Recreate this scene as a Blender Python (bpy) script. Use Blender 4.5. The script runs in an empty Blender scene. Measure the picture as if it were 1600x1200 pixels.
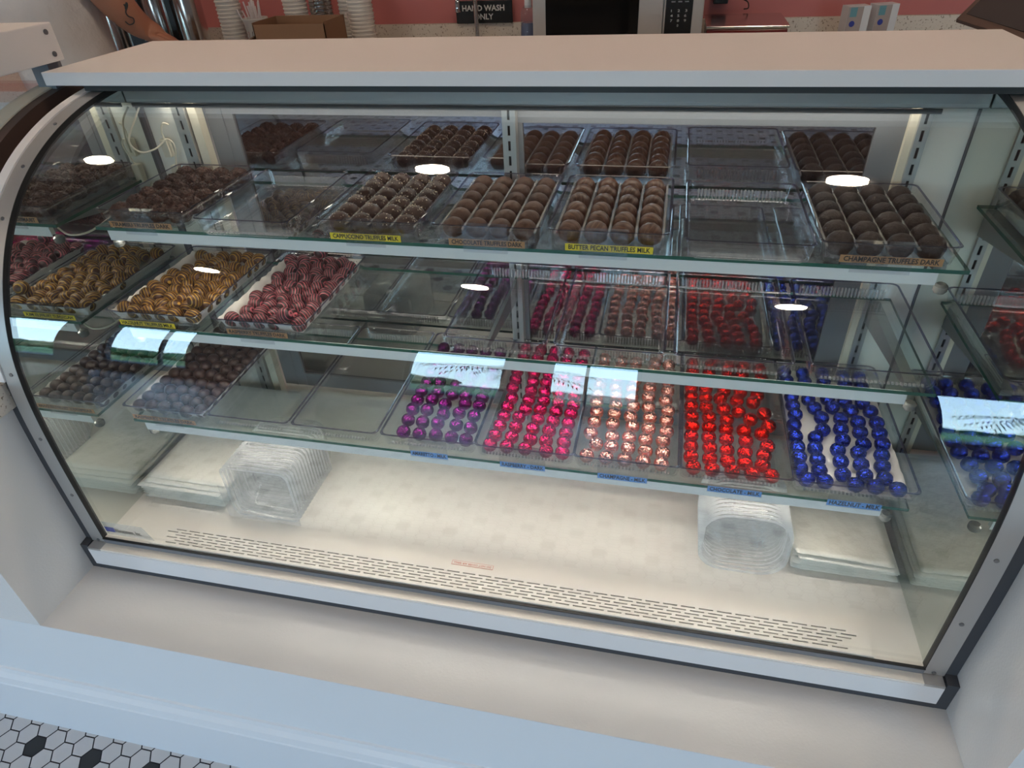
import bpy, bmesh, math, random
from math import sin, cos, pi, radians
from mathutils import Vector, Matrix
random.seed(7)
SC = bpy.context.scene
COL = SC.collection
Z0 = 0.45                      # height of the case floor above the shop floor; the scene is written from the case floor up
W = 1.42                       # inside width of the case, mirror to mirror

# ---------------------------------------------------------------- camera
cam_d = bpy.data.cameras.new('camera'); cam = bpy.data.objects.new('camera', cam_d); COL.objects.link(cam)
cam_d.sensor_width = 36.0; cam_d.lens = 1046.691 / 1600 * 36.0; cam_d.clip_start = 0.02; cam_d.clip_end = 200
cam.matrix_world = Matrix(((0.975840, -0.089915, 0.199126, 0.98385), (0.213761, 0.581407, -0.785030, -0.66505),
                           (-0.045187, 0.808630, 0.586580, 0.94726 + Z0), (0, 0, 0, 1)))
SC.camera = cam

# ---------------------------------------------------------------- sky and exposure
world = bpy.data.worlds.new('sky'); SC.world = world; world.use_nodes = True
wn = world.node_tree.nodes; wl = world.node_tree.links
bg = wn['Background']; bg.inputs['Strength'].default_value = 11.5
tc = wn.new('ShaderNodeTexCoord'); sp = wn.new('ShaderNodeSeparateXYZ'); rmp = wn.new('ShaderNodeValToRGB')
wl.new(tc.outputs['Generated'], sp.inputs[0]); wl.new(sp.outputs['Z'], rmp.inputs[0]); wl.new(rmp.outputs[0], bg.inputs['Color'])
rmp.color_ramp.elements[0].position = 0.0; rmp.color_ramp.elements[0].color = (0.56, 0.82, 0.95, 1)
rmp.color_ramp.elements[1].position = 0.6; rmp.color_ramp.elements[1].color = (0.25, 0.48, 0.90, 1)
world.cycles.sampling_method = 'MANUAL'; world.cycles.sample_map_resolution = 256
SC.view_settings.view_transform = 'Standard'; SC.view_settings.look = 'None'
SC.view_settings.gamma = 1.0; SC.view_settings.use_curve_mapping = False
SC.view_settings.exposure = 0.0
cy = SC.cycles
cy.use_denoising = True; cy.use_adaptive_sampling = False; cy.denoising_prefilter = 'ACCURATE'; cy.denoising_input_passes = 'RGB_ALBEDO_NORMAL'; cy.max_bounces = 14; cy.diffuse_bounces = 4; cy.glossy_bounces = 8
cy.transmission_bounces = 6; cy.transparent_max_bounces = 48; cy.sample_clamp_indirect = 6.0
cy.caustics_reflective = True; cy.blur_glossy = 0.5; cy.caustics_refractive = False

# storefront window openings in the front wall (x0, x1); daylight portals sit in them
FRONT_Y = -4.1
WIN = [(-5.05, -4.20), (-3.72, -2.86), (-0.92, -0.10), (0.22, 0.93), (2.92, 4.15)]
WZ = (-0.05, 1.55)
for i, (a, b) in enumerate(WIN):
    ld = bpy.data.lights.new('window_portal', 'AREA'); ld.shape = 'RECTANGLE'; ld.size = b - a; ld.size_y = WZ[1] - WZ[0]
    ld.cycles.is_portal = True
    lo = bpy.data.objects.new('window_portal', ld); COL.objects.link(lo)
    lo.location = ((a + b) / 2, FRONT_Y - 0.02, (WZ[0] + WZ[1]) / 2 + Z0); lo.rotation_euler = (radians(90), 0, 0)
LAMP_X = [-2.88, -1.40, 0.10, 1.58, 3.06]; LAMP_Y = [-1.60, 0.71]
LAMP_POWER = 145.0
LED = 39.0

POS = {"amaretto":{"n":5,"p":[[0.5727,0.1664],[0.6021,0.1659],[0.6315,0.1673],[0.6604,0.1656],[0.6868,0.1635],[0.5696,0.1996],[0.5972,0.1981],[0.6249,0.1994],[0.6592,0.1995],[0.6864,0.1964],[0.5671,0.2311],[0.5941,0.233],[0.6274,0.226],[0.6548,0.2332],[0.6834,0.2294],[0.5668,0.2588],[0.5939,0.2641],[0.6222,0.2538],[0.6581,0.2622],[0.6855,0.26],[0.5652,0.2868],[0.5973,0.2888],[0.6268,0.2853],[0.6526,0.2865],[0.6848,0.2849],[0.567,0.317],[0.5918,0.319],[0.6258,0.3154],[0.6523,0.3165],[0.6836,0.315],[0.5648,0.3472],[0.5896,0.3491],[0.6243,0.3456],[0.6516,0.3466],[0.6877,0.3452],[0.5645,0.3773],[0.5909,0.3793],[0.6235,0.3758],[0.6516,0.3768],[0.6846,0.3754],[0.5633,0.4075],[0.5929,0.4095],[0.6231,0.4059],[0.654,0.407],[0.6838,0.4055],[0.5633,0.4377],[0.5955,0.4396],[0.6241,0.4361],[0.6531,0.4371],[0.6835,0.4357]]},"raspberry":{"n":5,"p":[[0.7307,0.1583],[0.7599,0.1583],[0.7911,0.1583],[0.8271,0.1583],[0.8543,0.1583],[0.734,0.183],[0.7631,0.183],[0.7956,0.1828],[0.8225,0.1828],[0.8529,0.1838],[0.7358,0.2106],[0.764,0.2108],[0.7943,0.2113],[0.8232,0.2103],[0.8529,0.2087],[0.7368,0.238],[0.7638,0.2385],[0.7982,0.2387],[0.8257,0.2373],[0.8529,0.2354],[0.7372,0.2649],[0.771,0.2623],[0.7975,0.2664],[0.8263,0.2649],[0.8533,0.2636],[0.7396,0.292],[0.7714,0.2911],[0.7994,0.2931],[0.8262,0.2924],[0.8545,0.2897],[0.7344,0.323],[0.7701,0.3209],[0.7962,0.3198],[0.8234,0.3191],[0.8522,0.3161],[0.7341,0.3505],[0.7689,0.3484],[0.7938,0.3474],[0.8223,0.3466],[0.8535,0.3437],[0.7319,0.378],[0.7652,0.3759],[0.7942,0.3749],[0.8229,0.3742],[0.8527,0.3712],[0.7331,0.4056],[0.7594,0.4035],[0.7946,0.4025],[0.8209,0.4017],[0.8497,0.3987],[0.7331,0.4331],[0.7618,0.431],[0.7926,0.43],[0.8198,0.4292],[0.8507,0.4263],[0.7326,0.4587],[0.7641,0.4585],[0.7934,0.4575],[0.8211,0.4568],[0.8529,0.4538]]},"champagne":{"n":5,"p":[[0.8949,0.1583],[0.9267,0.1583],[0.9565,0.1583],[0.986,0.1583],[1.0152,0.1583],[0.9067,0.1887],[0.9325,0.1875],[0.9599,0.1876],[0.9884,0.184],[1.0163,0.184],[0.8947,0.2163],[0.9313,0.2127],[0.9595,0.2143],[0.9867,0.2131],[1.0156,0.2142],[0.8972,0.247],[0.9289,0.2462],[0.9629,0.2449],[0.9904,0.2424],[1.021,0.2396],[0.8981,0.2746],[0.9292,0.2746],[0.958,0.271],[0.9913,0.2731],[1.02,0.2689],[0.8943,0.3037],[0.9294,0.2999],[0.9606,0.3019],[0.9872,0.3027],[1.0216,0.2977],[0.8943,0.3309],[0.9272,0.33],[0.9556,0.3279],[0.9856,0.3327],[1.0167,0.3266],[0.8943,0.3589],[0.9244,0.3547],[0.955,0.3547],[0.9863,0.3596],[1.0191,0.3557],[0.8954,0.3879],[0.9254,0.3835],[0.9584,0.3837],[0.9894,0.3885],[1.0201,0.3846],[0.8957,0.4168],[0.9276,0.4124],[0.9554,0.4126],[0.9912,0.4175],[1.0216,0.4136],[0.8945,0.4458],[0.9285,0.4414],[0.9563,0.4416],[0.9922,0.4464],[1.0186,0.4425]]},"chocolate":{"n":5,"p":[[1.0652,0.1583],[1.0941,0.1583],[1.1247,0.1583],[1.1546,0.1583],[1.1832,0.1583],[1.0613,0.1829],[1.0907,0.183],[1.1184,0.1824],[1.145,0.1813],[1.1721,0.1806],[1.0613,0.2085],[1.0914,0.2102],[1.1186,0.2073],[1.1468,0.2069],[1.1759,0.2052],[1.0615,0.2348],[1.0902,0.2358],[1.1188,0.2367],[1.1498,0.2363],[1.1834,0.229],[1.0631,0.262],[1.0911,0.2627],[1.119,0.2633],[1.1484,0.2635],[1.1766,0.2594],[1.0623,0.289],[1.0918,0.2905],[1.1212,0.2892],[1.1604,0.2956],[1.1894,0.2825],[1.0613,0.3186],[1.087,0.3186],[1.1166,0.3191],[1.142,0.3149],[1.1849,0.3156],[1.0613,0.3472],[1.0864,0.3463],[1.1121,0.3482],[1.1406,0.3462],[1.1684,0.3451],[1.0613,0.3721],[1.0872,0.373],[1.1191,0.3722],[1.1482,0.3736],[1.1775,0.3694],[1.0613,0.3983],[1.0931,0.4004],[1.1255,0.3996],[1.1509,0.401],[1.1838,0.3967],[1.0635,0.4257],[1.0941,0.4278],[1.1291,0.4269],[1.154,0.4284],[1.1883,0.4241],[1.0628,0.453],[1.0976,0.4552],[1.1289,0.4543],[1.1564,0.4558],[1.1874,0.4515]]},"hazelnut":{"n":5,"p":[[1.2348,0.1583],[1.2612,0.1583],[1.3051,0.1583],[1.3328,0.1583],[1.3643,0.1583],[1.2281,0.1823],[1.2565,0.1828],[1.2901,0.1782],[1.3221,0.1814],[1.3498,0.179],[1.2298,0.2087],[1.2573,0.2076],[1.292,0.2084],[1.3214,0.2066],[1.3523,0.2068],[1.2301,0.2339],[1.2573,0.235],[1.292,0.2367],[1.3224,0.2348],[1.3571,0.2341],[1.23,0.2612],[1.2615,0.2624],[1.3038,0.263],[1.3342,0.2582],[1.3638,0.2631],[1.2312,0.2907],[1.2759,0.2854],[1.3053,0.2915],[1.3345,0.2883],[1.3648,0.2898],[1.2363,0.3202],[1.2785,0.3176],[1.3099,0.3203],[1.3362,0.3154],[1.3662,0.318],[1.2352,0.3458],[1.2705,0.3445],[1.3007,0.3503],[1.33,0.3456],[1.3621,0.3487],[1.2355,0.3707],[1.2636,0.3684],[1.2964,0.3749],[1.3239,0.3702],[1.3534,0.372],[1.2359,0.3956],[1.2654,0.395],[1.2987,0.4002],[1.3297,0.397],[1.3604,0.3969],[1.2326,0.4223],[1.264,0.4218],[1.2974,0.427],[1.333,0.4239],[1.3609,0.4237],[1.2311,0.4491],[1.264,0.4486],[1.2983,0.4538],[1.3334,0.4507],[1.3614,0.4505]]},"dark":{"n":6,"p":[[0.0428,0.1616],[0.0687,0.1627],[0.0946,0.1634],[0.1204,0.1649],[0.146,0.1588],[0.1731,0.1653],[0.0428,0.1885],[0.0687,0.1886],[0.0965,0.1893],[0.1235,0.1907],[0.1487,0.1846],[0.1732,0.193],[0.0441,0.2144],[0.0722,0.2143],[0.0981,0.2151],[0.1239,0.2168],[0.1491,0.2105],[0.1732,0.2199],[0.0444,0.2403],[0.0703,0.2401],[0.0979,0.2444],[0.1237,0.2427],[0.1489,0.2368],[0.1732,0.2458],[0.0452,0.2677],[0.0717,0.2675],[0.099,0.2716],[0.1248,0.2737],[0.1493,0.2655],[0.1732,0.2755],[0.0428,0.2969],[0.0698,0.2953],[0.0954,0.2991],[0.121,0.303],[0.1459,0.2933],[0.1732,0.3014],[0.0428,0.3228],[0.0689,0.3241],[0.0959,0.3259],[0.1251,0.3289],[0.149,0.319],[0.1732,0.3283],[0.0428,0.3489],[0.0701,0.3507],[0.0977,0.3525],[0.1242,0.3548],[0.1488,0.3449],[0.1732,0.3542],[0.0445,0.3755],[0.0704,0.3773],[0.0962,0.3787],[0.122,0.3806],[0.1467,0.3707],[0.1713,0.3802],[0.0459,0.402],[0.0717,0.4039],[0.0976,0.4051],[0.1235,0.4065],[0.1474,0.3966],[0.1714,0.4064],[0.0445,0.4285],[0.0703,0.4305],[0.0962,0.4313],[0.1221,0.4323],[0.1467,0.4243],[0.1714,0.4323],[0.0433,0.4551],[0.0692,0.457],[0.095,0.4582],[0.1209,0.4582],[0.1474,0.4517],[0.1727,0.4582]]},"hazel_heap":[[0.0408,0.2239,0.3738],[0.0672,0.2158,0.3738],[0.0948,0.2158,0.3738],[0.1224,0.2158,0.3738],[0.15,0.2158,0.3738],[0.1862,0.2158,0.3738],[0.1855,0.2334,0.395],[0.0498,0.25,0.3738],[0.0763,0.2422,0.3738],[0.1039,0.2431,0.3738],[0.1315,0.2421,0.3738],[0.1596,0.2417,0.3738],[0.0463,0.2774,0.3738],[0.0763,0.27,0.3738],[0.1039,0.2707,0.3738],[0.1315,0.2697,0.3738],[0.1596,0.2693,0.3738],[0.1862,0.251,0.3738],[0.1862,0.2786,0.3738],[0.0408,0.3074,0.3738],[0.0662,0.2965,0.3738],[0.0938,0.2966,0.3738],[0.1214,0.2959,0.3738],[0.1489,0.2947,0.3738],[0.1862,0.3061,0.3738],[0.0477,0.3592,0.3738],[0.0531,0.3321,0.3738],[0.0803,0.3278,0.3738],[0.107,0.3208,0.3738],[0.1345,0.3227,0.3738],[0.1619,0.3193,0.3738],[0.065,0.3807,0.3738],[0.0749,0.3549,0.3738],[0.1025,0.3539,0.3738],[0.1298,0.3499,0.3738],[0.1572,0.3465,0.3738],[0.1862,0.3337,0.3738],[0.0971,0.381,0.3738],[0.1244,0.3769,0.3738],[0.1536,0.3738,0.3738],[0.1808,0.3608,0.3738],[0.1862,0.4155,0.3738],[0.0796,0.4041,0.3738],[0.0536,0.4449,0.3738],[0.0779,0.4317,0.3738],[0.1043,0.4165,0.3738],[0.129,0.4041,0.3738],[0.1565,0.4024,0.3738],[0.1042,0.4441,0.3738],[0.1315,0.4482,0.3738],[0.1591,0.4482,0.3738],[0.1862,0.4431,0.3738],[0.1862,0.3879,0.3738]],"rasp_heap":[[0.2636,0.2158,0.3738],[0.2912,0.2158,0.3738],[0.3188,0.2158,0.3738],[0.3464,0.2158,0.3738],[0.3688,0.2158,0.3898],[0.3912,0.2158,0.3738],[0.2787,0.2404,0.3738],[0.3063,0.2404,0.3738],[0.3339,0.2404,0.3738],[0.3638,0.2396,0.3738],[0.3912,0.2434,0.3738],[0.2789,0.268,0.3738],[0.3081,0.2679,0.3738],[0.3358,0.268,0.3738],[0.3639,0.2672,0.3738],[0.3912,0.271,0.3738],[0.2661,0.2946,0.3738],[0.2935,0.2914,0.3738],[0.3219,0.2918,0.3738],[0.3504,0.2914,0.3738],[0.3802,0.2963,0.3738],[0.2789,0.3202,0.3738],[0.3064,0.3158,0.3738],[0.334,0.3167,0.3738],[0.3616,0.3166,0.3738],[0.3912,0.3216,0.3738],[0.2816,0.3476,0.3738],[0.2688,0.3721,0.3738],[0.3089,0.3433,0.3738],[0.3365,0.3441,0.3738],[0.3641,0.3441,0.3738],[0.3912,0.3492,0.3738],[0.3015,0.3699,0.3738],[0.3291,0.3707,0.3738],[0.3567,0.3707,0.3738],[0.3902,0.3768,0.3738],[0.2818,0.3965,0.3738],[0.3094,0.3963,0.3738],[0.337,0.3972,0.3738],[0.3646,0.3972,0.3738],[0.3912,0.4044,0.3738],[0.2732,0.4227,0.3738],[0.301,0.4226,0.3738],[0.3288,0.4236,0.3738],[0.3564,0.4236,0.3738],[0.3912,0.4319,0.3738],[0.2562,0.4482,0.3738],[0.2838,0.4482,0.3738],[0.3114,0.4482,0.3738],[0.3264,0.4471,0.397],[0.3689,0.4482,0.3738],[0.3413,0.4482,0.3738]]}
# ---------------------------------------------------------------- materials
MATS = {}
def P(n, k, v):
    if k in n.inputs: n.inputs[k].default_value = v
def mat(name, col, rough=0.5, metal=0.0, spec=0.5, emit=None, es=0.0, bump=None, var=None, coat=0.0, sss=0.0):
    m = bpy.data.materials.new(name); m.use_nodes = True
    nt = m.node_tree; b = nt.nodes['Principled BSDF']
    P(b, 'Base Color', (*col, 1)); P(b, 'Roughness', rough); P(b, 'Metallic', metal); P(b, 'Specular IOR Level', spec)
    if coat: P(b, 'Coat Weight', coat); P(b, 'Coat Roughness', 0.1)
    if sss: P(b, 'Subsurface Weight', sss); P(b, 'Subsurface Radius', (0.01, 0.004, 0.002))
    if emit: P(b, 'Emission Color', (*emit, 1)); P(b, 'Emission Strength', es)
    if bump or var:
        t = nt.nodes.new('ShaderNodeTexCoord')
    if bump:                                    # (scale, strength, distance)
        n = nt.nodes.new('ShaderNodeTexNoise'); n.inputs['Scale'].default_value = bump[0]; n.inputs['Detail'].default_value = 4
        bp = nt.nodes.new('ShaderNodeBump'); bp.inputs['Strength'].default_value = bump[1]; bp.inputs['Distance'].default_value = bump[2]
        nt.links.new(t.outputs['Object'], n.inputs['Vector']); nt.links.new(n.outputs['Fac'], bp.inputs['Height'])
        nt.links.new(bp.outputs['Normal'], b.inputs['Normal'])
    if var:                                     # (scale, colour2, contrast lo, hi)
        n = nt.nodes.new('ShaderNodeTexNoise'); n.inputs['Scale'].default_value = var[0]; n.inputs['Detail'].default_value = 6
        r = nt.nodes.new('ShaderNodeValToRGB'); r.color_ramp.elements[0].position = var[2]; r.color_ramp.elements[1].position = var[3]
        r.color_ramp.elements[0].color = (*col, 1); r.color_ramp.elements[1].color = (*var[1], 1)
        nt.links.new(t.outputs['Object'], n.inputs['Vector']); nt.links.new(n.outputs['Fac'], r.inputs[0]); nt.links.new(r.outputs[0], b.inputs['Base Color'])
    MATS[name] = m; return m
def clear(name, tint=(1, 1, 1), gloss=1.0, ior=1.5, rough=0.0, haze=0.0, hazecol=(0.9, 0.9, 0.9)):
    """thin clear sheet: lets light straight through and mirrors a little of it by angle"""
    m = bpy.data.materials.new(name); m.use_nodes = True; nt = m.node_tree; nt.nodes.clear()
    o = nt.nodes.new('ShaderNodeOutputMaterial'); tr = nt.nodes.new('ShaderNodeBsdfTransparent'); gl = nt.nodes.new('ShaderNodeBsdfGlossy')
    tr.inputs[0].default_value = (*tint, 1); gl.inputs['Roughness'].default_value = rough; gl.inputs[0].default_value = (gloss, gloss, gloss, 1)
    f = nt.nodes.new('ShaderNodeFresnel'); f.inputs['IOR'].default_value = ior
    mx = nt.nodes.new('ShaderNodeMixShader'); nt.links.new(f.outputs[0], mx.inputs[0])
    # a back face of the sheet mirrors like a front face
    g = nt.nodes.new('ShaderNodeNewGeometry'); mm = nt.nodes.new('ShaderNodeMath'); mm.operation = 'MULTIPLY'
    f2 = nt.nodes.new('ShaderNodeFresnel'); f2.inputs['IOR'].default_value = 1 / ior
    nm = nt.nodes.new('ShaderNodeMix'); nm.data_type = 'FLOAT'
    f.inputs['IOR'].default_value = ior
    iorsw = nt.nodes.new('ShaderNodeMix'); iorsw.data_type = 'FLOAT'; iorsw.inputs[2].default_value = ior; iorsw.inputs[3].default_value = 1 / ior
    nt.links.new(g.outputs['Backfacing'], iorsw.inputs[0]); nt.links.new(iorsw.outputs[0], f.inputs['IOR'])
    nt.nodes.remove(f2); nt.nodes.remove(nm); nt.nodes.remove(mm)
    src = tr
    if haze:
        d = nt.nodes.new('ShaderNodeBsdfDiffuse'); d.inputs[0].default_value = (*hazecol, 1)
        m2 = nt.nodes.new('ShaderNodeMixShader'); m2.inputs[0].default_value = haze
        nt.links.new(tr.outputs[0], m2.inputs[1]); nt.links.new(d.outputs[0], m2.inputs[2]); src = m2
    nt.links.new(src.outputs[0], mx.inputs[1]); nt.links.new(gl.outputs[0], mx.inputs[2]); nt.links.new(mx.outputs[0], o.inputs[0])
    MATS[name] = m; return m
def mirror(name, col, rough=0.0):
    m = bpy.data.materials.new(name); m.use_nodes = True; nt = m.node_tree; nt.nodes.clear()
    o = nt.nodes.new('ShaderNodeOutputMaterial'); gl = nt.nodes.new('ShaderNodeBsdfGlossy'); gl.inputs[0].default_value = (*col, 1); gl.inputs['Roughness'].default_value = rough
    nt.links.new(gl.outputs[0], o.inputs[0]); MATS[name] = m; return m
def foil(name, col):
    """crinkled metal foil: every small crease cell leans its own way"""
    m = mat(name, col, 0.24, 1.0); nt = m.node_tree; b = nt.nodes['Principled BSDF']
    t = nt.nodes.new('ShaderNodeTexCoord'); g = nt.nodes.new('ShaderNodeNewGeometry'); n = nt.nodes.new('ShaderNodeTexNoise'); n.inputs['Scale'].default_value = 220; n.inputs['Detail'].default_value = 2
    mv = nt.nodes.new('ShaderNodeVectorMath'); mv.operation = 'MULTIPLY_ADD'; mv.inputs[1].default_value = (0.006, 0.006, 0.006)
    v = nt.nodes.new('ShaderNodeTexVoronoi'); v.inputs['Scale'].default_value = 420
    nt.links.new(t.outputs['Object'], n.inputs['Vector']); nt.links.new(n.outputs['Color'], mv.inputs[0]); nt.links.new(t.outputs['Object'], mv.inputs[2]); nt.links.new(mv.outputs[0], v.inputs['Vector'])
    s1 = nt.nodes.new('ShaderNodeVectorMath'); s1.operation = 'SUBTRACT'; s1.inputs[1].default_value = (0.5, 0.5, 0.5); nt.links.new(v.outputs['Color'], s1.inputs[0])
    s2 = nt.nodes.new('ShaderNodeVectorMath'); s2.operation = 'MULTIPLY_ADD'; s2.inputs[1].default_value = (0.62, 0.62, 0.62); nt.links.new(s1.outputs[0], s2.inputs[0]); nt.links.new(g.outputs['Normal'], s2.inputs[2])
    s3 = nt.nodes.new('ShaderNodeVectorMath'); s3.operation = 'NORMALIZE'; nt.links.new(s2.outputs[0], s3.inputs[0]); nt.links.new(s3.outputs[0], b.inputs['Normal']); return m
def striped(name, base, line, freq, width, rough=0.38):
    m = mat(name, base, rough); nt = m.node_tree; b = nt.nodes['Principled BSDF']
    t = nt.nodes.new('ShaderNodeTexCoord'); s = nt.nodes.new('ShaderNodeSeparateXYZ'); n = nt.nodes.new('ShaderNodeTexNoise'); n.inputs['Scale'].default_value = 45
    nt.links.new(t.outputs['Object'], s.inputs[0]); nt.links.new(t.outputs['Object'], n.inputs['Vector'])
    def M(op, a, c=None):
        k = nt.nodes.new('ShaderNodeMath'); k.operation = op
        for i, z in enumerate((a, c)):
            if z is None: continue
            if isinstance(z, (int, float)): k.inputs[i].default_value = z
            else: nt.links.new(z, k.inputs[i])
        return k.outputs[0]
    w = M('ADD', M('MULTIPLY', s.outputs['X'], freq), M('MULTIPLY', n.outputs['Fac'], 6.0))
    sn = M('SINE', w)
    r = nt.nodes.new('ShaderNodeValToRGB'); nt.links.new(sn, r.inputs[0])
    r.color_ramp.elements[0].position = width; r.color_ramp.elements[0].color = (*base, 1)
    r.color_ramp.elements[1].position = width + 0.12; r.color_ramp.elements[1].color = (*line, 1)
    nt.links.new(r.outputs[0], b.inputs['Base Color'])
    bp = nt.nodes.new('ShaderNodeBump'); bp.inputs['Strength'].default_value = 0.8; bp.inputs['Distance'].default_value = 0.0012
    nt.links.new(r.outputs[0], bp.inputs['Height']); nt.links.new(bp.outputs['Normal'], b.inputs['Normal']); return m

mat('white_laminate', (0.74, 0.72, 0.72), 0.38, spec=0.6)
mat('white_paint', (0.72, 0.71, 0.70), 0.22, bump=(260, 0.12, 0.002))
mat('front_paint', (0.74, 0.76, 0.78), 0.45)
mat('wall_pink', (0.47, 0.155, 0.15), 0.6)
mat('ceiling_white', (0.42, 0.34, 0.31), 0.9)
mat('wall_plain', (0.50, 0.47, 0.45), 0.8)
mat('quartz', (0.60, 0.55, 0.49), 0.35, var=(160, (0.22, 0.17, 0.13), 0.60, 0.66))
mat('tile_white', (0.60, 0.61, 0.62), 0.3); mat('tile_black', (0.02, 0.022, 0.024), 0.3); mat('grout', (0.025, 0.026, 0.035), 0.8)
mat('aluminium', (0.52, 0.51, 0.50), 0.42, 0.75); mat('rail_metal', (0.84, 0.79, 0.72), 0.5, 0.15); mat('aluminium_dark', (0.30, 0.31, 0.33), 0.45, 0.6)
mat('door_frame', (0.19, 0.195, 0.215), 0.5, 0.1); mat('foam_seal', (0.055, 0.055, 0.062), 0.8)
mat('steel', (0.62, 0.60, 0.58), 0.16, 1.0); mat('chrome', (0.75, 0.74, 0.73), 0.06, 1.0)
mat('case_white', (0.80, 0.78, 0.73), 0.35); mat('cream_plastic', (0.74, 0.68, 0.56), 0.4)
mat('deck_white', (0.77, 0.74, 0.70), 0.30, var=(14, (0.73, 0.69, 0.65), 0.4, 0.7))
mat('black_rubber', (0.012, 0.012, 0.013), 0.5); mat('gasket_grey', (0.10, 0.10, 0.115), 0.7)
mat('black_plastic', (0.012, 0.012, 0.013), 0.25); mat('brown_trim', (0.09, 0.055, 0.045), 0.3)
mat('channel_white', (0.72, 0.74, 0.75), 0.4)
mat('led_lens', (0.9, 0.9, 0.9), 0.4, emit=(1.0, 0.92, 0.835), es=LED); mat('led_header', (0.9, 0.9, 0.9), 0.4, emit=(1.0, 0.92, 0.78), es=LED * 0.40)
mat('lamp_lens', (0.9, 0.9, 0.9), 0.4, emit=(1.0, 0.80, 0.60), es=LAMP_POWER)
mirror('mirror_side', (0.70, 0.74, 0.70)); mirror('mirror_door', (0.42, 0.39, 0.385))
clear('front_glass', (0.97, 0.985, 0.975), ior=1.52); clear('shelf_glass', (0.93, 0.97, 0.95), ior=1.5)
clear('acrylic', (0.965, 0.965, 0.972), ior=1.48); clear('acrylic_edge', (0.24, 0.24, 0.36), ior=1.5, haze=0.03, hazecol=(0.6, 0.6, 0.7))
clear('acrylic_bright', (0.80, 0.80, 0.80), ior=1.5, haze=0.22); clear('clip_clear', (0.93, 0.93, 0.94), ior=1.4)
clear('clamshell', (0.97, 0.97, 0.97), ior=1.5, rough=0.08, haze=0.10, hazecol=(1, 1, 1))
clear('box_rim', (0.95, 0.95, 0.95), ior=1.5, rough=0.1, haze=0.35, hazecol=(1, 1, 1))
clear('label_film', (0.9, 0.9, 0.9), ior=1.3, haze=0.2)
mat('glass_edge', (0.015, 0.10, 0.07), 0.12)
mat('clear_bumper', (0.15, 0.155, 0.145), 0.25)
mat('paper', (0.74, 0.72, 0.66), 0.75, bump=(22, 0.5, 0.01)); mat('liner_paper', (0.72, 0.69, 0.66), 0.6, bump=(30, 0.4, 0.006))
mat('tape_yellow', (0.80, 0.62, 0.03), 0.5); mat('tape_tan', (0.42, 0.22, 0.10), 0.5); mat('tape_blue', (0.13, 0.42, 0.92), 0.5)
mat('ink', (0.012, 0.012, 0.014), 0.5); mat('ink_red', (0.6, 0.09, 0.04), 0.6); mat('ink_grey', (0.23, 0.24, 0.26), 0.6); mat('ink_white', (0.5, 0.5, 0.49), 0.6); mat('ink_blue', (0.03, 0.05, 0.3), 0.6)
mat('choc_dark', (0.026, 0.010, 0.008), 0.42, bump=(260, 0.5, 0.002), var=(60, (0.045, 0.02, 0.016), 0.4, 0.7))
mat('choc_champagne', (0.026, 0.012, 0.010), 0.55, bump=(420, 0.8, 0.002))
mat('choc_milk', (0.085, 0.033, 0.018), 0.5, bump=(380, 0.6, 0.0015), var=(90, (0.055, 0.02, 0.011), 0.4, 0.7))
mat('choc_capp', (0.045, 0.016, 0.011), 0.42, bump=(200, 0.4, 0.0015))
mat('choc_tiramisu', (0.040, 0.012, 0.008), 0.5, bump=(300, 0.9, 0.003), var=(140, (0.11, 0.04, 0.025), 0.45, 0.7))
mat('crumb', (0.78, 0.66, 0.50), 0.7); mat('speck', (0.6, 0.52, 0.45), 0.7)
striped('choc_butter', (0.085, 0.034, 0.020), (0.145, 0.068, 0.042), 900, 0.62)
striped('choc_yellow', (0.085, 0.028, 0.008), (0.52, 0.29, 0.035), 1250, 0.62)
striped('choc_pink', (0.030, 0.007, 0.007), (0.50, 0.11, 0.135), 1350, 0.66)
foil('foil_purple', (0.19, 0.016, 0.17)); foil('foil_pink', (0.62, 0.016, 0.135)); foil('foil_rose', (0.92, 0.44, 0.37))
foil('foil_red', (0.66, 0.012, 0.008)); foil('foil_blue', (0.018, 0.042, 0.38))
mat('cardboard', (0.23, 0.125, 0.07), 0.8); mat('paper_cup', (0.62, 0.58, 0.54), 0.6); mat('straw', (0.66, 0.60, 0.60), 0.5)
mat('micro_body', (0.46, 0.43, 0.41), 0.35, 0.3); mat('micro_glass', (0.004, 0.004, 0.004), 0.05)
mat('skin', (0.42, 0.19, 0.12), 0.5, sss=0.05); mat('shirt', (0.60, 0.57, 0.56), 0.85, bump=(18, 0.5, 0.02)); mat('trousers', (0.03, 0.03, 0.04), 0.9); mat('hair', (0.03, 0.018, 0.012), 0.7)
mat('tattoo', (0.03, 0.035, 0.04), 0.7); mat('carton_white', (0.62, 0.66, 0.70), 0.5); mat('carton_grey', (0.34, 0.30, 0.29), 0.6); mat('carton_teal', (0.12, 0.30, 0.36), 0.6)
mat('scale_red', (0.14, 0.012, 0.012), 0.2); mat('soap_blue', (0.10, 0.15, 0.28), 0.1); clear('bottle_clear', (0.85, 0.85, 0.88), ior=1.4, haze=0.06)
mat('screen', (0.055, 0.045, 0.045), 0.12); mat('screw', (0.25, 0.25, 0.26), 0.3, 0.9)
mat('asphalt', (0.06, 0.06, 0.058), 0.9); mat('leaf', (0.05, 0.13, 0.03), 0.8, var=(3, (0.02, 0.06, 0.015), 0.4, 0.6)); mat('grass', (0.12, 0.22, 0.05), 0.9); mat('bark', (0.10, 0.08, 0.07), 0.9); mat('stucco', (0.50, 0.46, 0.40), 0.9)
MT = MATS

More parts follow.
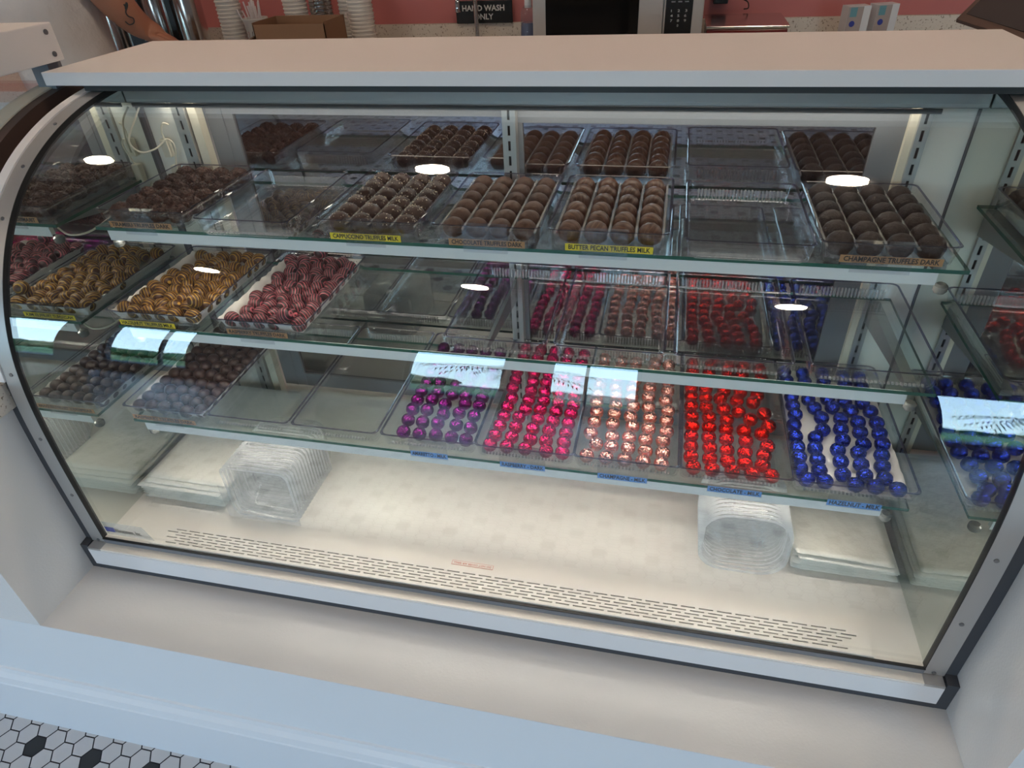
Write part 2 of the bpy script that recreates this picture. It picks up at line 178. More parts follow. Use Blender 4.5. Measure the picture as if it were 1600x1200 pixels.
# ---------------------------------------------------------------- mesh helpers
ORG = {}
def wpos(o): return ORG.get(o.name, Vector((0, 0, 0)))
class MB:
    def __init__(s): s.v = []; s.f = []; s.m = []; s.s = []
    def add(s, vs, fs, mi=0, sm=False):
        k = len(s.v); s.v += [tuple(v) for v in vs]
        for f in fs: s.f.append([i + k for i in f]); s.m.append(mi); s.s.append(sm)
        return s
    def box(s, x0, x1, y0, y1, z0, z1, mi=0, bev=0.0):
        if bev > 0:
            bm = bmesh.new(); bmesh.ops.create_cube(bm, size=1)
            for v in bm.verts: v.co = ((x0 + x1) / 2 + v.co.x * (x1 - x0), (y0 + y1) / 2 + v.co.y * (y1 - y0), (z0 + z1) / 2 + v.co.z * (z1 - z0))
            bmesh.ops.bevel(bm, geom=bm.edges[:], offset=bev, segments=2, affect='EDGES', profile=0.6)
            bm.verts.ensure_lookup_table()
            s.add([v.co[:] for v in bm.verts], [[v.index for v in f.verts] for f in bm.faces], mi); bm.free(); return s
        return s.add([(x0, y0, z0), (x1, y0, z0), (x1, y1, z0), (x0, y1, z0), (x0, y0, z1), (x1, y0, z1), (x1, y1, z1), (x0, y1, z1)],
                     [(0, 3, 2, 1), (4, 5, 6, 7), (0, 1, 5, 4), (1, 2, 6, 5), (2, 3, 7, 6), (3, 0, 4, 7)], mi)
    def tube(s, pts, r, n=10, mi=0, cap=True):
        pts = [Vector(p) for p in pts]; rs = r if isinstance(r, (list, tuple)) else [r] * len(pts); rings = []; up = Vector((0, 0, 1)); side = None
        for i, p in enumerate(pts):
            t = (pts[min(i + 1, len(pts) - 1)] - pts[max(i - 1, 0)]).normalized()
            if side is None: side = t.cross(up) if abs(t.z) < 0.95 else t.cross(Vector((1, 0, 0)))
            side = (side - t * side.dot(t)).normalized(); u = t.cross(side).normalized()
            rings.append([p + (side * cos(2 * pi * k / n) + u * sin(2 * pi * k / n)) * rs[i] for k in range(n)])
        fs = []
        for i in range(len(pts) - 1):
            for k in range(n): fs.append((i * n + k, i * n + (k + 1) % n, (i + 1) * n + (k + 1) % n, (i + 1) * n + k))
        if cap: fs.append(tuple(reversed(range(n)))); fs.append(tuple((len(pts) - 1) * n + k for k in range(n)))
        return s.add([v for r_ in rings for v in r_], fs, mi, True)
    def lathe(s, prof, c, n=24, mi=0, axis='z', cap=True):
        vs = []; fs = []
        for r, h in prof:
            for k in range(n):
                a = 2 * pi * k / n; d = (r * cos(a), r * sin(a), h)
                if axis == 'y': d = (r * cos(a), h, r * sin(a))
                if axis == 'x': d = (h, r * cos(a), r * sin(a))
                vs.append((c[0] + d[0], c[1] + d[1], c[2] + d[2]))
        for i in range(len(prof) - 1):
            for k in range(n): fs.append((i * n + k, i * n + (k + 1) % n, (i + 1) * n + (k + 1) % n, (i + 1) * n + k))
        if cap: fs.append(tuple(reversed(range(n)))); fs.append(tuple((len(prof) - 1) * n + k for k in range(n)))
        return s.add(vs, fs, mi, True)
    def extx(s, poly, x0, x1, mi=0, sm=False):
        n = len(poly); vs = [(x0, y, z) for y, z in poly] + [(x1, y, z) for y, z in poly]
        s.add(vs, [(i, (i + 1) % n, n + (i + 1) % n, n + i) for i in range(n)], mi, sm)
        k = len(s.v) - 2 * n
        s.f.append([k + i for i in reversed(range(n))]); s.m.append(mi); s.s.append(False)
        s.f.append([k + n + i for i in range(n)]); s.m.append(mi); s.s.append(False); return s
    def build(s, name, mats, parent=None, loc=None, fix=True):
        if isinstance(mats, str): mats = [mats]
        o0 = Vector(loc) if loc is not None else (wpos(parent) if parent else Vector(s.center()))
        me = bpy.data.meshes.new(name); me.from_pydata([Vector(v) - o0 for v in s.v], [], s.f)
        for m in mats: me.materials.append(MT[m])
        me.polygons.foreach_set('material_index', s.m); me.polygons.foreach_set('use_smooth', s.s)
        if fix:
            bm = bmesh.new(); bm.from_mesh(me); bmesh.ops.recalc_face_normals(bm, faces=bm.faces); bm.to_mesh(me); bm.free()
        me.update()
        if any(s.s): me.set_sharp_from_angle(angle=radians(38))
        o = bpy.data.objects.new(name, me); COL.objects.link(o)
        if parent: o.parent = parent; o.location = o0 - wpos(parent)
        else: o.location = o0
        ORG[o.name] = o0; return o
    def center(s):
        xs, ys, zs = zip(*s.v); return ((min(xs) + max(xs)) / 2, (min(ys) + max(ys)) / 2, min(zs))
def tag(o, label=None, cat=None, group=None, kind=None):
    if label: o['label'] = label
    if cat: o['category'] = cat
    if group: o['group'] = group
    if kind: o['kind'] = kind
    return o
def empty(name, loc, label=None, cat=None, group=None):
    o = bpy.data.objects.new(name, None); COL.objects.link(o); o.location = loc; o.empty_display_size = 0.05
    ORG[o.name] = Vector(loc); return tag(o, label, cat, group)
def dup(o, loc, rot=None, label=None, parent=None, scale=None):
    c = o.copy(); COL.objects.link(c)
    if parent is not None: c.parent = parent
    elif loc is not None: c.location = loc; ORG[c.name] = Vector(loc)
    if rot is not None: c.rotation_euler = rot
    if scale is not None: c.scale = scale
    if label: c['label'] = label
    for ch in list(o.children): dup(ch, None, None, None, c)
    return c
def lettering(text, size, loc, rot, m, parent, name='lettering', width=None, ext=0.0002, bold=0.0):
    cu = bpy.data.curves.new(name, 'FONT'); cu.body = text; cu.size = size; cu.extrude = ext; cu.offset = bold; cu.align_x = 'CENTER'; cu.align_y = 'CENTER'; cu.resolution_u = 2
    t = bpy.data.objects.new('tmp_text', cu); COL.objects.link(t)
    dg = bpy.context.evaluated_depsgraph_get(); me = bpy.data.meshes.new_from_object(t.evaluated_get(dg)); bpy.data.objects.remove(t)
    if width:
        xs = [v.co.x for v in me.vertices]; k = width / (max(xs) - min(xs))
        for v in me.vertices: v.co.x *= k
    R = Matrix.Rotation(rot[2], 3, 'Z') @ Matrix.Rotation(rot[1], 3, 'Y') @ Matrix.Rotation(rot[0], 3, 'X')
    for v in me.vertices: v.co = R @ v.co
    me.materials.clear(); me.materials.append(MT[m]); o = bpy.data.objects.new(name, me); COL.objects.link(o)
    if parent: o.parent = parent; o.location = Vector(loc) - wpos(parent)
    else: o.location = loc
    ORG[o.name] = Vector(loc); return o
ORD = ['first', 'second', 'third', 'fourth', 'fifth', 'sixth', 'seventh', 'eighth', 'ninth', 'tenth', 'eleventh', 'twelfth', 'thirteenth', 'fourteenth', 'fifteenth', 'sixteenth', 'seventeenth', 'eighteenth', 'nineteenth', 'twentieth']

# ---------------------------------------------------------------- the shop itself
FL = -0.45; CE = 2.2; XL, XR = -5.6, 5.6; YB = 2.17
def structure(mb, name, mats): return tag(mb.build(name, mats), kind='structure')
def hexfloor():
    mb = MB(); mb.box(XL, XR, FRONT_Y, YB, FL - 0.05, FL - 0.0015, 2)
    R = 0.0230; g = 0.0015; dx = 1.5 * R; dy = math.sqrt(3) * R
    ox, oy = -0.139, -0.2165
    i00 = -((ox + 0.208) / dx) if False else -2
    i0, i1 = int((XL - ox) / dx), int((XR - ox) / dx)
    for i in range(i0 + 1, i1):
        x = ox + i * dx
        y = oy + (dy / 2 if i % 2 else 0)
        j = 0
        for j in range(-90, 3):
            yy = y + j * dy
            if yy > -0.12 or yy < FRONT_Y + 0.1: continue
            blk = (i - i00) % 4 == 0 and (j + (2 if (i - i00) % 8 == 40 else 0)) % 4 == 0 or (i - i00) % 4 == 2 and (j - 2) % 4 == 0
            pts = [(x + (R - g) * cos(pi / 3 * k), yy + (R - g) * sin(pi / 3 * k), FL) for k in range(6)]
            mb.add(pts, [(0, 1, 2, 3, 4, 5)], 1 if blk else 0)
    mb.box(XL, XR, -0.1, YB, FL - 0.0014, FL - 0.0004, 0)
    return structure(mb, 'floor', ['tile_white', 'tile_black', 'grout'])
hexfloor()
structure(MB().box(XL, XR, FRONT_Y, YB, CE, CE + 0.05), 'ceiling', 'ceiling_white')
structure(MB().box(XL, XR, YB, YB + 0.1, FL, CE), 'wall_back', 'wall_pink')
structure(MB().box(XL - 0.1, XL, FRONT_Y, YB, FL, CE), 'wall_left', 'wall_plain')
structure(MB().box(XR, XR + 0.1, FRONT_Y, YB, FL, CE), 'wall_right', 'wall_plain')
wf = MB(); xs = [XL] + [q for w_ in WIN for q in w_] + [XR]
for k in range(0, len(xs), 2): wf.box(xs[k], xs[k + 1], FRONT_Y - 0.12, FRONT_Y, FL, CE)
for a, b in WIN: wf.box(a, b, FRONT_Y - 0.12, FRONT_Y, WZ[1], CE); wf.box(a, b, FRONT_Y - 0.12, FRONT_Y, FL, WZ[0])
structure(wf, 'wall_front', 'wall_plain')
for k, (a, b) in enumerate(WIN):
    fr = MB(); t = 0.035; m_ = {1: -3.16, 3: 0.52, 4: 3.55}.get(k)
    for x0, x1 in ((a, a + t), (b - t, b)): fr.box(x0, x1, FRONT_Y - 0.09, FRONT_Y - 0.03, WZ[0], WZ[1])
    for z0, z1 in ((WZ[0], WZ[0] + t), (WZ[1] - t, WZ[1])): fr.box(a, b, FRONT_Y - 0.09, FRONT_Y - 0.03, z0, z1)
    if m_: fr.box(m_ - 0.012, m_ + 0.012, FRONT_Y - 0.08, FRONT_Y - 0.04, WZ[0], WZ[1])
    structure(fr, 'window_%d' % (k + 1), 'gasket_grey')
for y in LAMP_Y:
    for x in LAMP_X:
        d = empty('ceiling_downlight', (x, y, CE), 'round recessed ceiling downlight, %s from left, in the %s row from the shop front' % (ORD[LAMP_X.index(x)], ORD[LAMP_Y.index(y)]), 'ceiling light', 'recessed ceiling downlights')
        MB().lathe([(0.075, 0), (0.098, 0), (0.098, -0.006), (0.085, -0.010), (0.075, -0.004)], (x, y, CE), 32, 0, cap=False).build('trim_ring', 'white_laminate', d)
        MB().lathe([(0.001, -0.001), (0.068, -0.001), (0.068, -0.003), (0.001, -0.003)], (x, y, CE), 32).build('lens', 'lamp_lens', d)
# outdoors, seen only as reflections in the curved glass
tag(MB().box(-60, 60, -70, FRONT_Y - 0.13, FL - 0.3, FL - 0.1).build('outdoor_ground', 'asphalt'), kind='structure')
gr = MB().box(-60, 60, -30, -11, FL - 0.1, FL - 0.04); tag(gr.build('lawn', 'grass'), 'mown lawn strip outside beyond the storefront windows', 'lawn')
hb = MB()
for k in range(260):
    x = random.uniform(-40, -4); y = random.uniform(-17, -14.5); r = random.uniform(0.4, 0.7); z = FL + random.uniform(0.75, 1.05)
    hb.lathe([(0.05, -r), (r * 0.7, -r * 0.7), (r, 0), (r * 0.7, r * 0.7), (0.05, r)], (x, y, z), 7)
tag(hb.build('hedge', 'leaf'), 'tall green hedge outside, left of the palms', 'hedge', kind='stuff')
hb = MB()
for k in range(160):
    x = random.uniform(-3, 45); y = random.uniform(-30, -27); r = random.uniform(0.35, 0.5)
    hb.lathe([(0.05, -r), (r * 0.7, -r * 0.7), (r, 0), (r * 0.7, r * 0.7), (0.05, r)], (x, y, FL + random.uniform(0.5, 0.75)), 7)
tag(hb.build('hedge', 'leaf'), 'low green hedge far outside, right of the palms', 'hedge', kind='stuff')
def palm(x, y, h, lab, tr=0.16):
    p = empty('palm_tree', (x, y, FL - 0.1), lab, 'palm tree', 'palm trees outside the windows')
    MB().tube([(x, y, FL - 0.1), (x + 0.1, y, FL + h * 0.5), (x + 0.05, y, FL + h)], [tr, tr * 0.85, tr * 0.8], 12).build('trunk', 'bark', p)
    c = MB()
    for k in range(16):
        a = 2 * pi * k / 16 + random.uniform(-.1, .1); el = random.uniform(-0.1, 0.7); L = random.uniform(1.1, 1.5); pts = []
        for q in range(6):
            t = q / 5; pts.append(Vector((x + 0.05 + cos(a) * L * t, y + sin(a) * L * t, FL + h + sin(el) * L * t - 0.9 * t * t)))
        for q in range(5):
            d = pts[q + 1] - pts[q]; sd = d.cross(Vector((0, 0, 1))).normalized()
            for w in range(3):
                b0 = pts[q] + d * w / 3
                for s_ in (-1, 1):
                    tip = b0 + sd * s_ * 0.32 * (1 - q / 7) + d * 0.6 - Vector((0, 0, 0.14)); c.add([b0, b0 + d * 0.16, tip], [(0, 1, 2)])
    c.build('crown', 'leaf', p, fix=False)
palm(-1.15, -9.0, 2.35, 'slim palm tree outside, nearest to the middle windows')
palm(6.4, -9.5, 2.0, 'thick palm tree outside the right window', 0.3)
bl = empty('building', (1.2, -15, FL - 0.1), 'low beige stucco building outside the middle windows', 'building')
MB().box(-1.0, 4.2, -17, -14, FL - 0.035, 0.42).build('wall', 'stucco', bl); MB().box(-1.1, 4.3, -17.1, -13.9, 0.42, 0.50).build('roof', 'white_laminate', bl)

# ---------------------------------------------------------------- counter the case is set into
NX0, NX1, FY, LZ = -0.047, W + 0.047, -0.152, -0.075
c = empty('counter_surround', (W / 2, 0.2, FL), 'white painted counter front that the curved display case is set into', 'counter')
MB().box(-1.7, 2.6, FY, FY + 0.03, FL, LZ - 0.0008).build('front_panel', 'front_paint', c)
MB().box(NX0 - 0.002, NX1 + 0.002, FY + 0.0006, 0.06, LZ - 0.0007, LZ).build('ledge', 'white_paint', c)
MB().box(-0.50, NX0, FY, 0.60, LZ - 0.0007, 0.3025).build('left_pillar', 'white_paint', c)
MB().box(NX1, 2.10, FY, 0.60, LZ - 0.0007, 0.3025).build('right_pillar', 'white_paint', c)
mo = MB().extx([(FY, -0.262), (FY - 0.004, -0.264), (FY - 0.006, -0.276), (FY - 0.013, -0.284), (FY - 0.016, -0.300), (FY - 0.018, -0.303), (FY - 0.018, FL), (FY, FL)], -1.7, 2.6)
mo.build('baseboard', 'front_paint', c)
sl = MB(); pts = [(-0.6, FY - 0.02)] + [(-0.085 + 0.05 * sin(a), FY + 0.03 - 0.05 * cos(a)) for a in [radians(k) for k in range(0, 91, 15)]] + [(-0.035, 0.0)] + [(-0.060 + 0.025 * cos(a), 0.005 + 0.025 * sin(a)) for a in [radians(k) for k in range(0, 91, 15)]] + [(-0.6, 0.03)]
n = len(pts); sl.add([(x, y, 0.303) for x, y in pts] + [(x, y, 0.348) for x, y in pts], [tuple(range(n))[::-1], tuple(range(n, 2 * n))] + [(i, (i + 1) % n, n + (i + 1) % n, n + i) for i in range(n)])
tag(sl.build('stone_ledge', 'quartz'), 'speckled stone slab end with a rounded corner on the pillar left of the case', 'countertop')

# ---------------------------------------------------------------- the display case
PR = [(0.0, -0.010), (0.0005, .06), (0.001, .12), (0.002, .18), (0.004, .235), (0.007, .29), (0.013, .345), (0.024, .400), (0.043, .453), (0.068, .500), (0.095, .540), (0.126, .576), (0.160, .607), (0.198, .633), (0.240, .655), (0.288, .674), (0.340, .689), (0.400, .700), (0.455, .706)]
def smooth(pr, it=2):
    for _ in range(it):
        q = [pr[0]]
        for a, b in zip(pr[:-1], pr[1:]): q += [(a[0] * .75 + b[0] * .25, a[1] * .75 + b[1] * .25), (a[0] * .25 + b[0] * .75, a[1] * .25 + b[1] * .75)]
        pr = q + [pr[-1]]
    return pr
PS = smooth(PR)
def off(pr, d):
    r = []
    for i, p in enumerate(pr):
        a = pr[max(i - 1, 0)]; b = pr[min(i + 1, len(pr) - 1)]; ty, tz = b[0] - a[0], b[1] - a[1]; L = math.hypot(ty, tz)
        r.append((p[0] - tz / L * d, p[1] + ty / L * d))
    return r
D = 0.482
case = empty('display_case', (W / 2, 0.25, LZ), 'large refrigerated display case with curved front glass, mirrored ends and three glass shelves', 'display case')
MB().box(-0.03, W + 0.03, -0.0165, 0.52, LZ + 0.0005, -0.022).build('base', 'foam_seal', case)
MB().box(0, W, 0.0, D + 0.03, -0.022, 0).build('deck', 'deck_white', case)
MB().extx(PS + off(PS, -0.005)[::-1], 0.0005, W - 0.0005, 0, True).build('curved_glass', 'front_glass', case)
for nm, x0, x1, s in (('mirror_panel', -0.004, 0.0, -1), ('mirror_panel', W, W + 0.004, 1)):
    MB().extx(off(PS, -0.0052) + [(0.455, 0.70), (D, 0.70), (D, 0.0), (0.006, 0.0)], x0, x1).build(nm, 'mirror_side', case)
for s in (-1, 1):
    X = 0 if s < 0 else W
    def xx(a, b): return (X + s * a, X + s * b) if s > 0 else (X + s * b, X + s * a)
    x0, x1 = xx(0.0045, 0.030); e = MB().extx(off(PS, 0.0) + [(0.52, 0.706), (0.52, -0.02), (0.0, -0.02)], x0, x1); e.build('end_panel', 'gasket_grey', case)
    x0, x1 = xx(-0.0002, 0.028); MB().extx(off(PS, 0.0035) + off(PS, 0.0003)[::-1], x0, x1, 0, True).build('side_trim', 'aluminium', case)
    x0, x1 = xx(-0.0012, 0.0); MB().extx(off(PS, 0.004) + off(PS, -0.007)[::-1], x0, x1, 0, True).build('glass_gasket', 'black_rubber', case)
    P2 = PS[26:]; x0, x1 = xx(0.0285, 0.046); MB().extx(off(P2, 0.006) + off(P2, -0.0008)[::-1], x0, x1, 0, True).build('outer_edge_trim', 'white_laminate', case)
    x0, x1 = xx(0.0301, 0.0465); MB().extx(off(PS, -0.001) + [(0.52, 0.69), (0.52, -0.0740), (-0.0165, -0.0740), (-0.0165, -0.012)], x0, x1).build('seal_strip', 'foam_seal', case)
    for k in (1, 9, 18, 27, 36, 46, 54, 62):
        p = off(PS, 0.0042)[k]; q = off(PS, 0.006)[k]; t = Vector((0, q[0] - p[0], q[1] - p[1])); c0 = Vector((X + s * 0.013, p[0], p[1]))
        sc_ = MB(); sc_.tube([c0 - t * 0.5, c0 + t * 0.3], 0.0032, 12); sc_.build('screw', 'screw', case)
# bottom front rail
MB().box(0.0, W, -0.004, -0.0006, -0.013, -0.0005).build('glass_channel', 'door_frame', case)
MB().box(0.0, W, -0.0052, -0.0002, -0.0006, 0.0012).build('bottom_gasket', 'black_rubber', case)
MB().box(-0.002, W + 0.002, -0.0205, -0.0042, -0.024, -0.0115).build('bottom_rail', 'rail_metal', case)
MB().box(-0.026, W + 0.026, -0.0215, 0.02, -0.056, -0.0155).build('white_kick_strip', 'white_laminate', case)
for s, X in ((-1, 0), (1, W)):
    MB().box(min(X - s * .002, X + s * 0.026), max(X - s * .002, X + s * 0.026), -0.021, 0.0, -0.0154, -0.011).build('rail_end', 'aluminium', case)
# top
MB().box(0.001, W - 0.001, 0.450, 0.520, 0.675, 0.7045, 0, 0.002).build('header_rail', 'aluminium', case)
MB().box(0.012, W - 0.06, 0.4485, 0.4515, 0.6680, 0.6748).build('header_gasket', 'black_rubber', case)
MB().box(0.05, W - 0.08, 0.462, 0.474, 0.6742, 0.6749).build('header_light', 'led_header', case)
MB().box(-0.10, W + 0.075, 0.392, 0.700, 0.7165, 0.7385, 0, 0.0015).build('top_board', 'white_laminate', case)
MB().box(-0.03, W + 0.03, 0.40, 0.69, 0.7066, 0.7160).build('top_spacer', 'black_rubber', case)
# back wall
MB().box(0.0, 0.068, D, D + 0.02, 0, 0.675).build('back_panel', 'case_white', case); MB().box(W - 0.060, W, D, D + 0.02, 0, 0.675).build('back_panel', 'case_white', case)
MB().box(0.0, 0.007, D - 0.006, D - 0.0005, 0, 0.668).build('corner_seal', 'gasket_grey', case)
MB().box(W - 0.002, W, D - 0.003, D - 0.0005, 0, 0.668).build('corner_seal', 'gasket_grey', case)
MB().box(0.098, 0.116, D, D + 0.02, 0, 0.668).build('cream_strip', 'cream_plastic', case); MB().box(W - 0.088, W - 0.076, D, D + 0.02, 0, 0.668).build('cream_strip', 'cream_plastic', case)
def standard(x0, x1, y1=D + 0.012, y0=D - 0.006):
    w = x1 - x0; s_ = empty('shelf_standard', ((x0 + x1) / 2, y1, 0)); s_.parent = case; s_.location = Vector(s_.location) - wpos(case)
    m = MB(); cx = (x0 + x1) / 2; sw = 0.0022
    m.box(x0, cx - sw, y0, y0 + 0.002, 0, 0.668); m.box(cx + sw, x1, y0, y0 + 0.002, 0, 0.668)
    m.box(x0, x0 + 0.002, y0 + 0.002, y1, 0, 0.668); m.box(x1 - 0.002, x1, y0 + 0.002, y1, 0, 0.668)
    z = 0.0
    while z < 0.66: m.box(cx - sw, cx + sw, y0, y0 + 0.002, z, z + 0.009); z += 0.0255
    m.build('channel', 'aluminium', s_); MB().box(x0 + 0.002, x1 - 0.002, y0 + 0.008, y0 + 0.010, 0, 0.668).build('slot_shadow', 'black_rubber', s_)
    return s_
standard(0.069, 0.095); standard(0.703, 0.726, D + 0.012, D - 0.010); standard(W - 0.077, W - 0.060)
for nm, a, b, y in (('sliding_door', 0.118, 0.735, 0.506), ('sliding_door', 0.700, W - 0.088, 0.492)):
    dd = empty(nm, ((a + b) / 2, y, 0.01)); dd.parent = case; dd.location = Vector(dd.location) - wpos(case)
    fw_ = 0.056 if a < .3 else 0.034; fr = MB(); zt, zb = 0.667, 0.012; ft = 0.024 if a < .3 else 0.030
    fr.box(a, a + fw_, y, y + 0.012, zb, zt); fr.box(b - (0.034 if a < .3 else 0.042), b, y, y + 0.012, zb, zt)
    fr.box(a + fw_, b - (0.034 if a < .3 else .042), y, y + 0.012, zt - ft, zt); fr.box(a + fw_, b - (0.034 if a < .3 else .042), y, y + 0.012, zb, zb + 0.035)
    fr.box(a + fw_ * 0.55, a + fw_ * 0.62, y - 0.0015, y, zb, zt); fr.build('frame', 'door_frame', dd)
    MB().box(a + fw_ - .002, b - 0.03, y + 0.005, y + 0.009, zb + 0.03, zt - ft + 0.002).build('pane', 'mirror_door', dd)
# shelves
Z1, Z2, Z3 = 0.527, 0.356, 0.184
SH = [(Z1, 0.234, 0.474), (Z2, 0.194, 0.474), (Z3, 0.137, 0.474)]
for zt, y0, y1 in SH:
    s_ = empty('shelf', (W / 2, (y0 + y1) / 2, zt)); s_.parent = case; s_.location = Vector(s_.location) - wpos(case)
    g = MB(); g.box(0.040, W - 0.040, y0, y1, zt - 0.0055, zt); g.m[-6:] = [0, 0, 1, 1, 1, 1]; g.build('glass_pane', ['shelf_glass', 'glass_edge'], s_)
    ch = MB(); ch.box(0.060, W - 0.075, y0 + 0.0030, y0 + 0.0095, zt - 0.0212, zt - 0.0060); ch.box(0.060, W - 0.075, y0 + 0.0018, y0 + 0.0030, zt - 0.0240, zt - 0.0060); ch.box(0.060, W - 0.075, y0 + 0.0095, y0 + 0.0105, zt - 0.0228, zt - 0.0060); ch.build('light_channel', 'channel_white', s_)
    MB().box(0.070, W - 0.085, y0 + 0.0032, y0 + 0.0093, zt - 0.0219, zt - 0.02125).build('light_lens', 'led_lens', s_)
    for x in (0.062, W - 0.062): MB().lathe([(0.007, 0), (0.009, 0.003), (0.009, 0.010), (0.006, 0.013)], (x, y0 + 0.014, zt - 0.040), 14).build('bumper', 'clear_bumper', s_)
    for x in (0.076, 0.714, W - 0.063):
        br = MB(); w = 0.003 if x < 1 else 0.008
        pts = [(D - 0.008, zt - 0.007), (y0 + 0.035, zt - 0.007), (y0 + 0.035, zt - 0.017), (D - 0.008, zt - 0.050)]
        br.extx(pts, x - w, x + w); br.build('bracket', 'aluminium_dark', s_)
# air grille with real slots
g = MB(); gx0, gx1 = 0.098, 1.350; zt = 0.0035; ys = [0.0085 + 0.0062 * k for k in range(7)]
g.box(gx0, gx1, 0.001, ys[0] - 0.0012, 0.0012, zt)
for k, y in enumerate(ys[:6]):
    x = 0.128 + (0.0142 if k % 2 else 0) - (0.006 * (k // 2)); g.box(gx0, x, y - 0.0012, y + 0.0012, 0.0012, zt)
    while x < 1.300 + 0.004 * k: g.box(x + 0.0225, x + 0.0284, y - 0.0012, y + 0.0012, 0.0012, zt); x += 0.0284
    g.box(x - 0.0002, gx1, y - 0.0012, y + 0.0012, 0.0012, zt)
    g.box(gx0, gx1, y + 0.0012, ys[k + 1] - 0.0012, 0.0012, zt)
g.box(gx0, gx1, ys[6] - 0.0012, 0.050, 0.0012, zt)
ag = g.build('air_grille', 'deck_white', case); MB().box(gx0 + 0.01, gx1 - 0.01, 0.004, 0.046, 0.0002, 0.0010).build('grille_shadow', 'black_rubber', case)  # flat black sheet under the grille stands in for the shade inside its slots
st = MB().box(0.672, 0.747, 0.0568, 0.0660, 0.0002, 0.0005).build('warning_sticker', 'ink_red', case)
MB().box(0.6726, 0.7464, 0.0574, 0.0654, 0.00045, 0.00065).build('sticker_face', 'deck_white', st)
lettering('DO NOT COVER AIR GRILL', 0.0052, (0.7095, 0.0614, 0.0008), (0, 0, pi), 'ink_red', st, width=0.068)
ds = MB(); ds.add([(0.006, 0.0062, 0.003), (0.107, 0.0062, 0.003), (0.092, 0.0062, 0.037), (0.004, 0.0062, 0.037), (0.006, 0.0068, 0.003), (0.107, 0.0068, 0.003), (0.092, 0.0068, 0.037), (0.004, 0.0068, 0.037)], [(0, 1, 2, 3), (7, 6, 5, 4), (0, 4, 5, 1), (1, 5, 6, 2), (2, 6, 7, 3), (3, 7, 4, 0)])
ds = ds.build('maker_sticker', 'label_film', case); MB().box(0.006, 0.026, 0.0055, 0.0061, 0.012, 0.024).build('maker_mark', 'ink_blue', ds)
lettering('Neuzatem, Inc.', 0.013, (0.056, 0.0058, 0.017), (radians(90), 0, 0), 'ink', ds, width=0.056, bold=0.0002)
# cable and plug boxes in the back left corner
cb = empty('power_cable', (0.045, 0.475, 0.55), 'white cable with plug boxes hanging in the back left corner of the case', 'cable')
MB().box(0.032, 0.047, 0.462, 0.4755, 0.572, 0.606, 0, 0.002).build('plug_box', 'cream_plastic', cb); MB().box(0.036, 0.052, 0.462, 0.4755, 0.520, 0.556, 0, 0.002).build('plug_box', 'cream_plastic', cb)
def sm(pts, n=6):
    pts = [Vector(p) for p in pts]; r = []
    for i in range(len(pts) - 1):
        p0, p1, p2, p3 = pts[max(i - 1, 0)], pts[i], pts[i + 1], pts[min(i + 2, len(pts) - 1)]
        for k in range(n):
            t = k / n; r.append(0.5 * ((2 * p1) + (p2 - p0) * t + (2 * p0 - 5 * p1 + 4 * p2 - p3) * t * t + (3 * p1 - p0 - 3 * p2 + p3) * t ** 3))
    return r + [pts[-1]]
MB().tube(sm([(0.012, 0.465, 0.664), (0.012, 0.44, 0.645), (0.003, 0.42, 0.615), (0.010, 0.43, 0.592), (0.028, 0.45, 0.592), (0.048, 0.466, 0.605), (0.058, 0.468, 0.592), (0.050, 0.468, 0.566), (0.046, 0.468, 0.556)]), 0.0017, 8).build('cord', 'cream_plastic', cb)
MB().tube(sm([(0.040, 0.468, 0.604), (0.040, 0.468, 0.622), (0.047, 0.470, 0.634), (0.054, 0.476, 0.630)]), 0.0017, 8).build('short_cord', 'cream_plastic', cb)
for i_, (zt, y0) in enumerate(((Z1, 0.234), (Z2, 0.194))):
    k = MB().tube(sm([(0.072, y0 + 0.03, zt - 0.02), (0.045, y0 + 0.025, zt - 0.030), (0.020, y0 + 0.05, zt - 0.030), (0.006, y0 + 0.12, zt - 0.015), (0.02, 0.44, zt - 0.02), (0.03, 0.474, zt - 0.01)]), 0.0017, 8).build('light_cable', 'cream_plastic')
    tag(k, 'thin white cable looping from the left end of the %s shelf light' % ('top' if i_ == 0 else 'middle'), 'cable', 'shelf light cables')

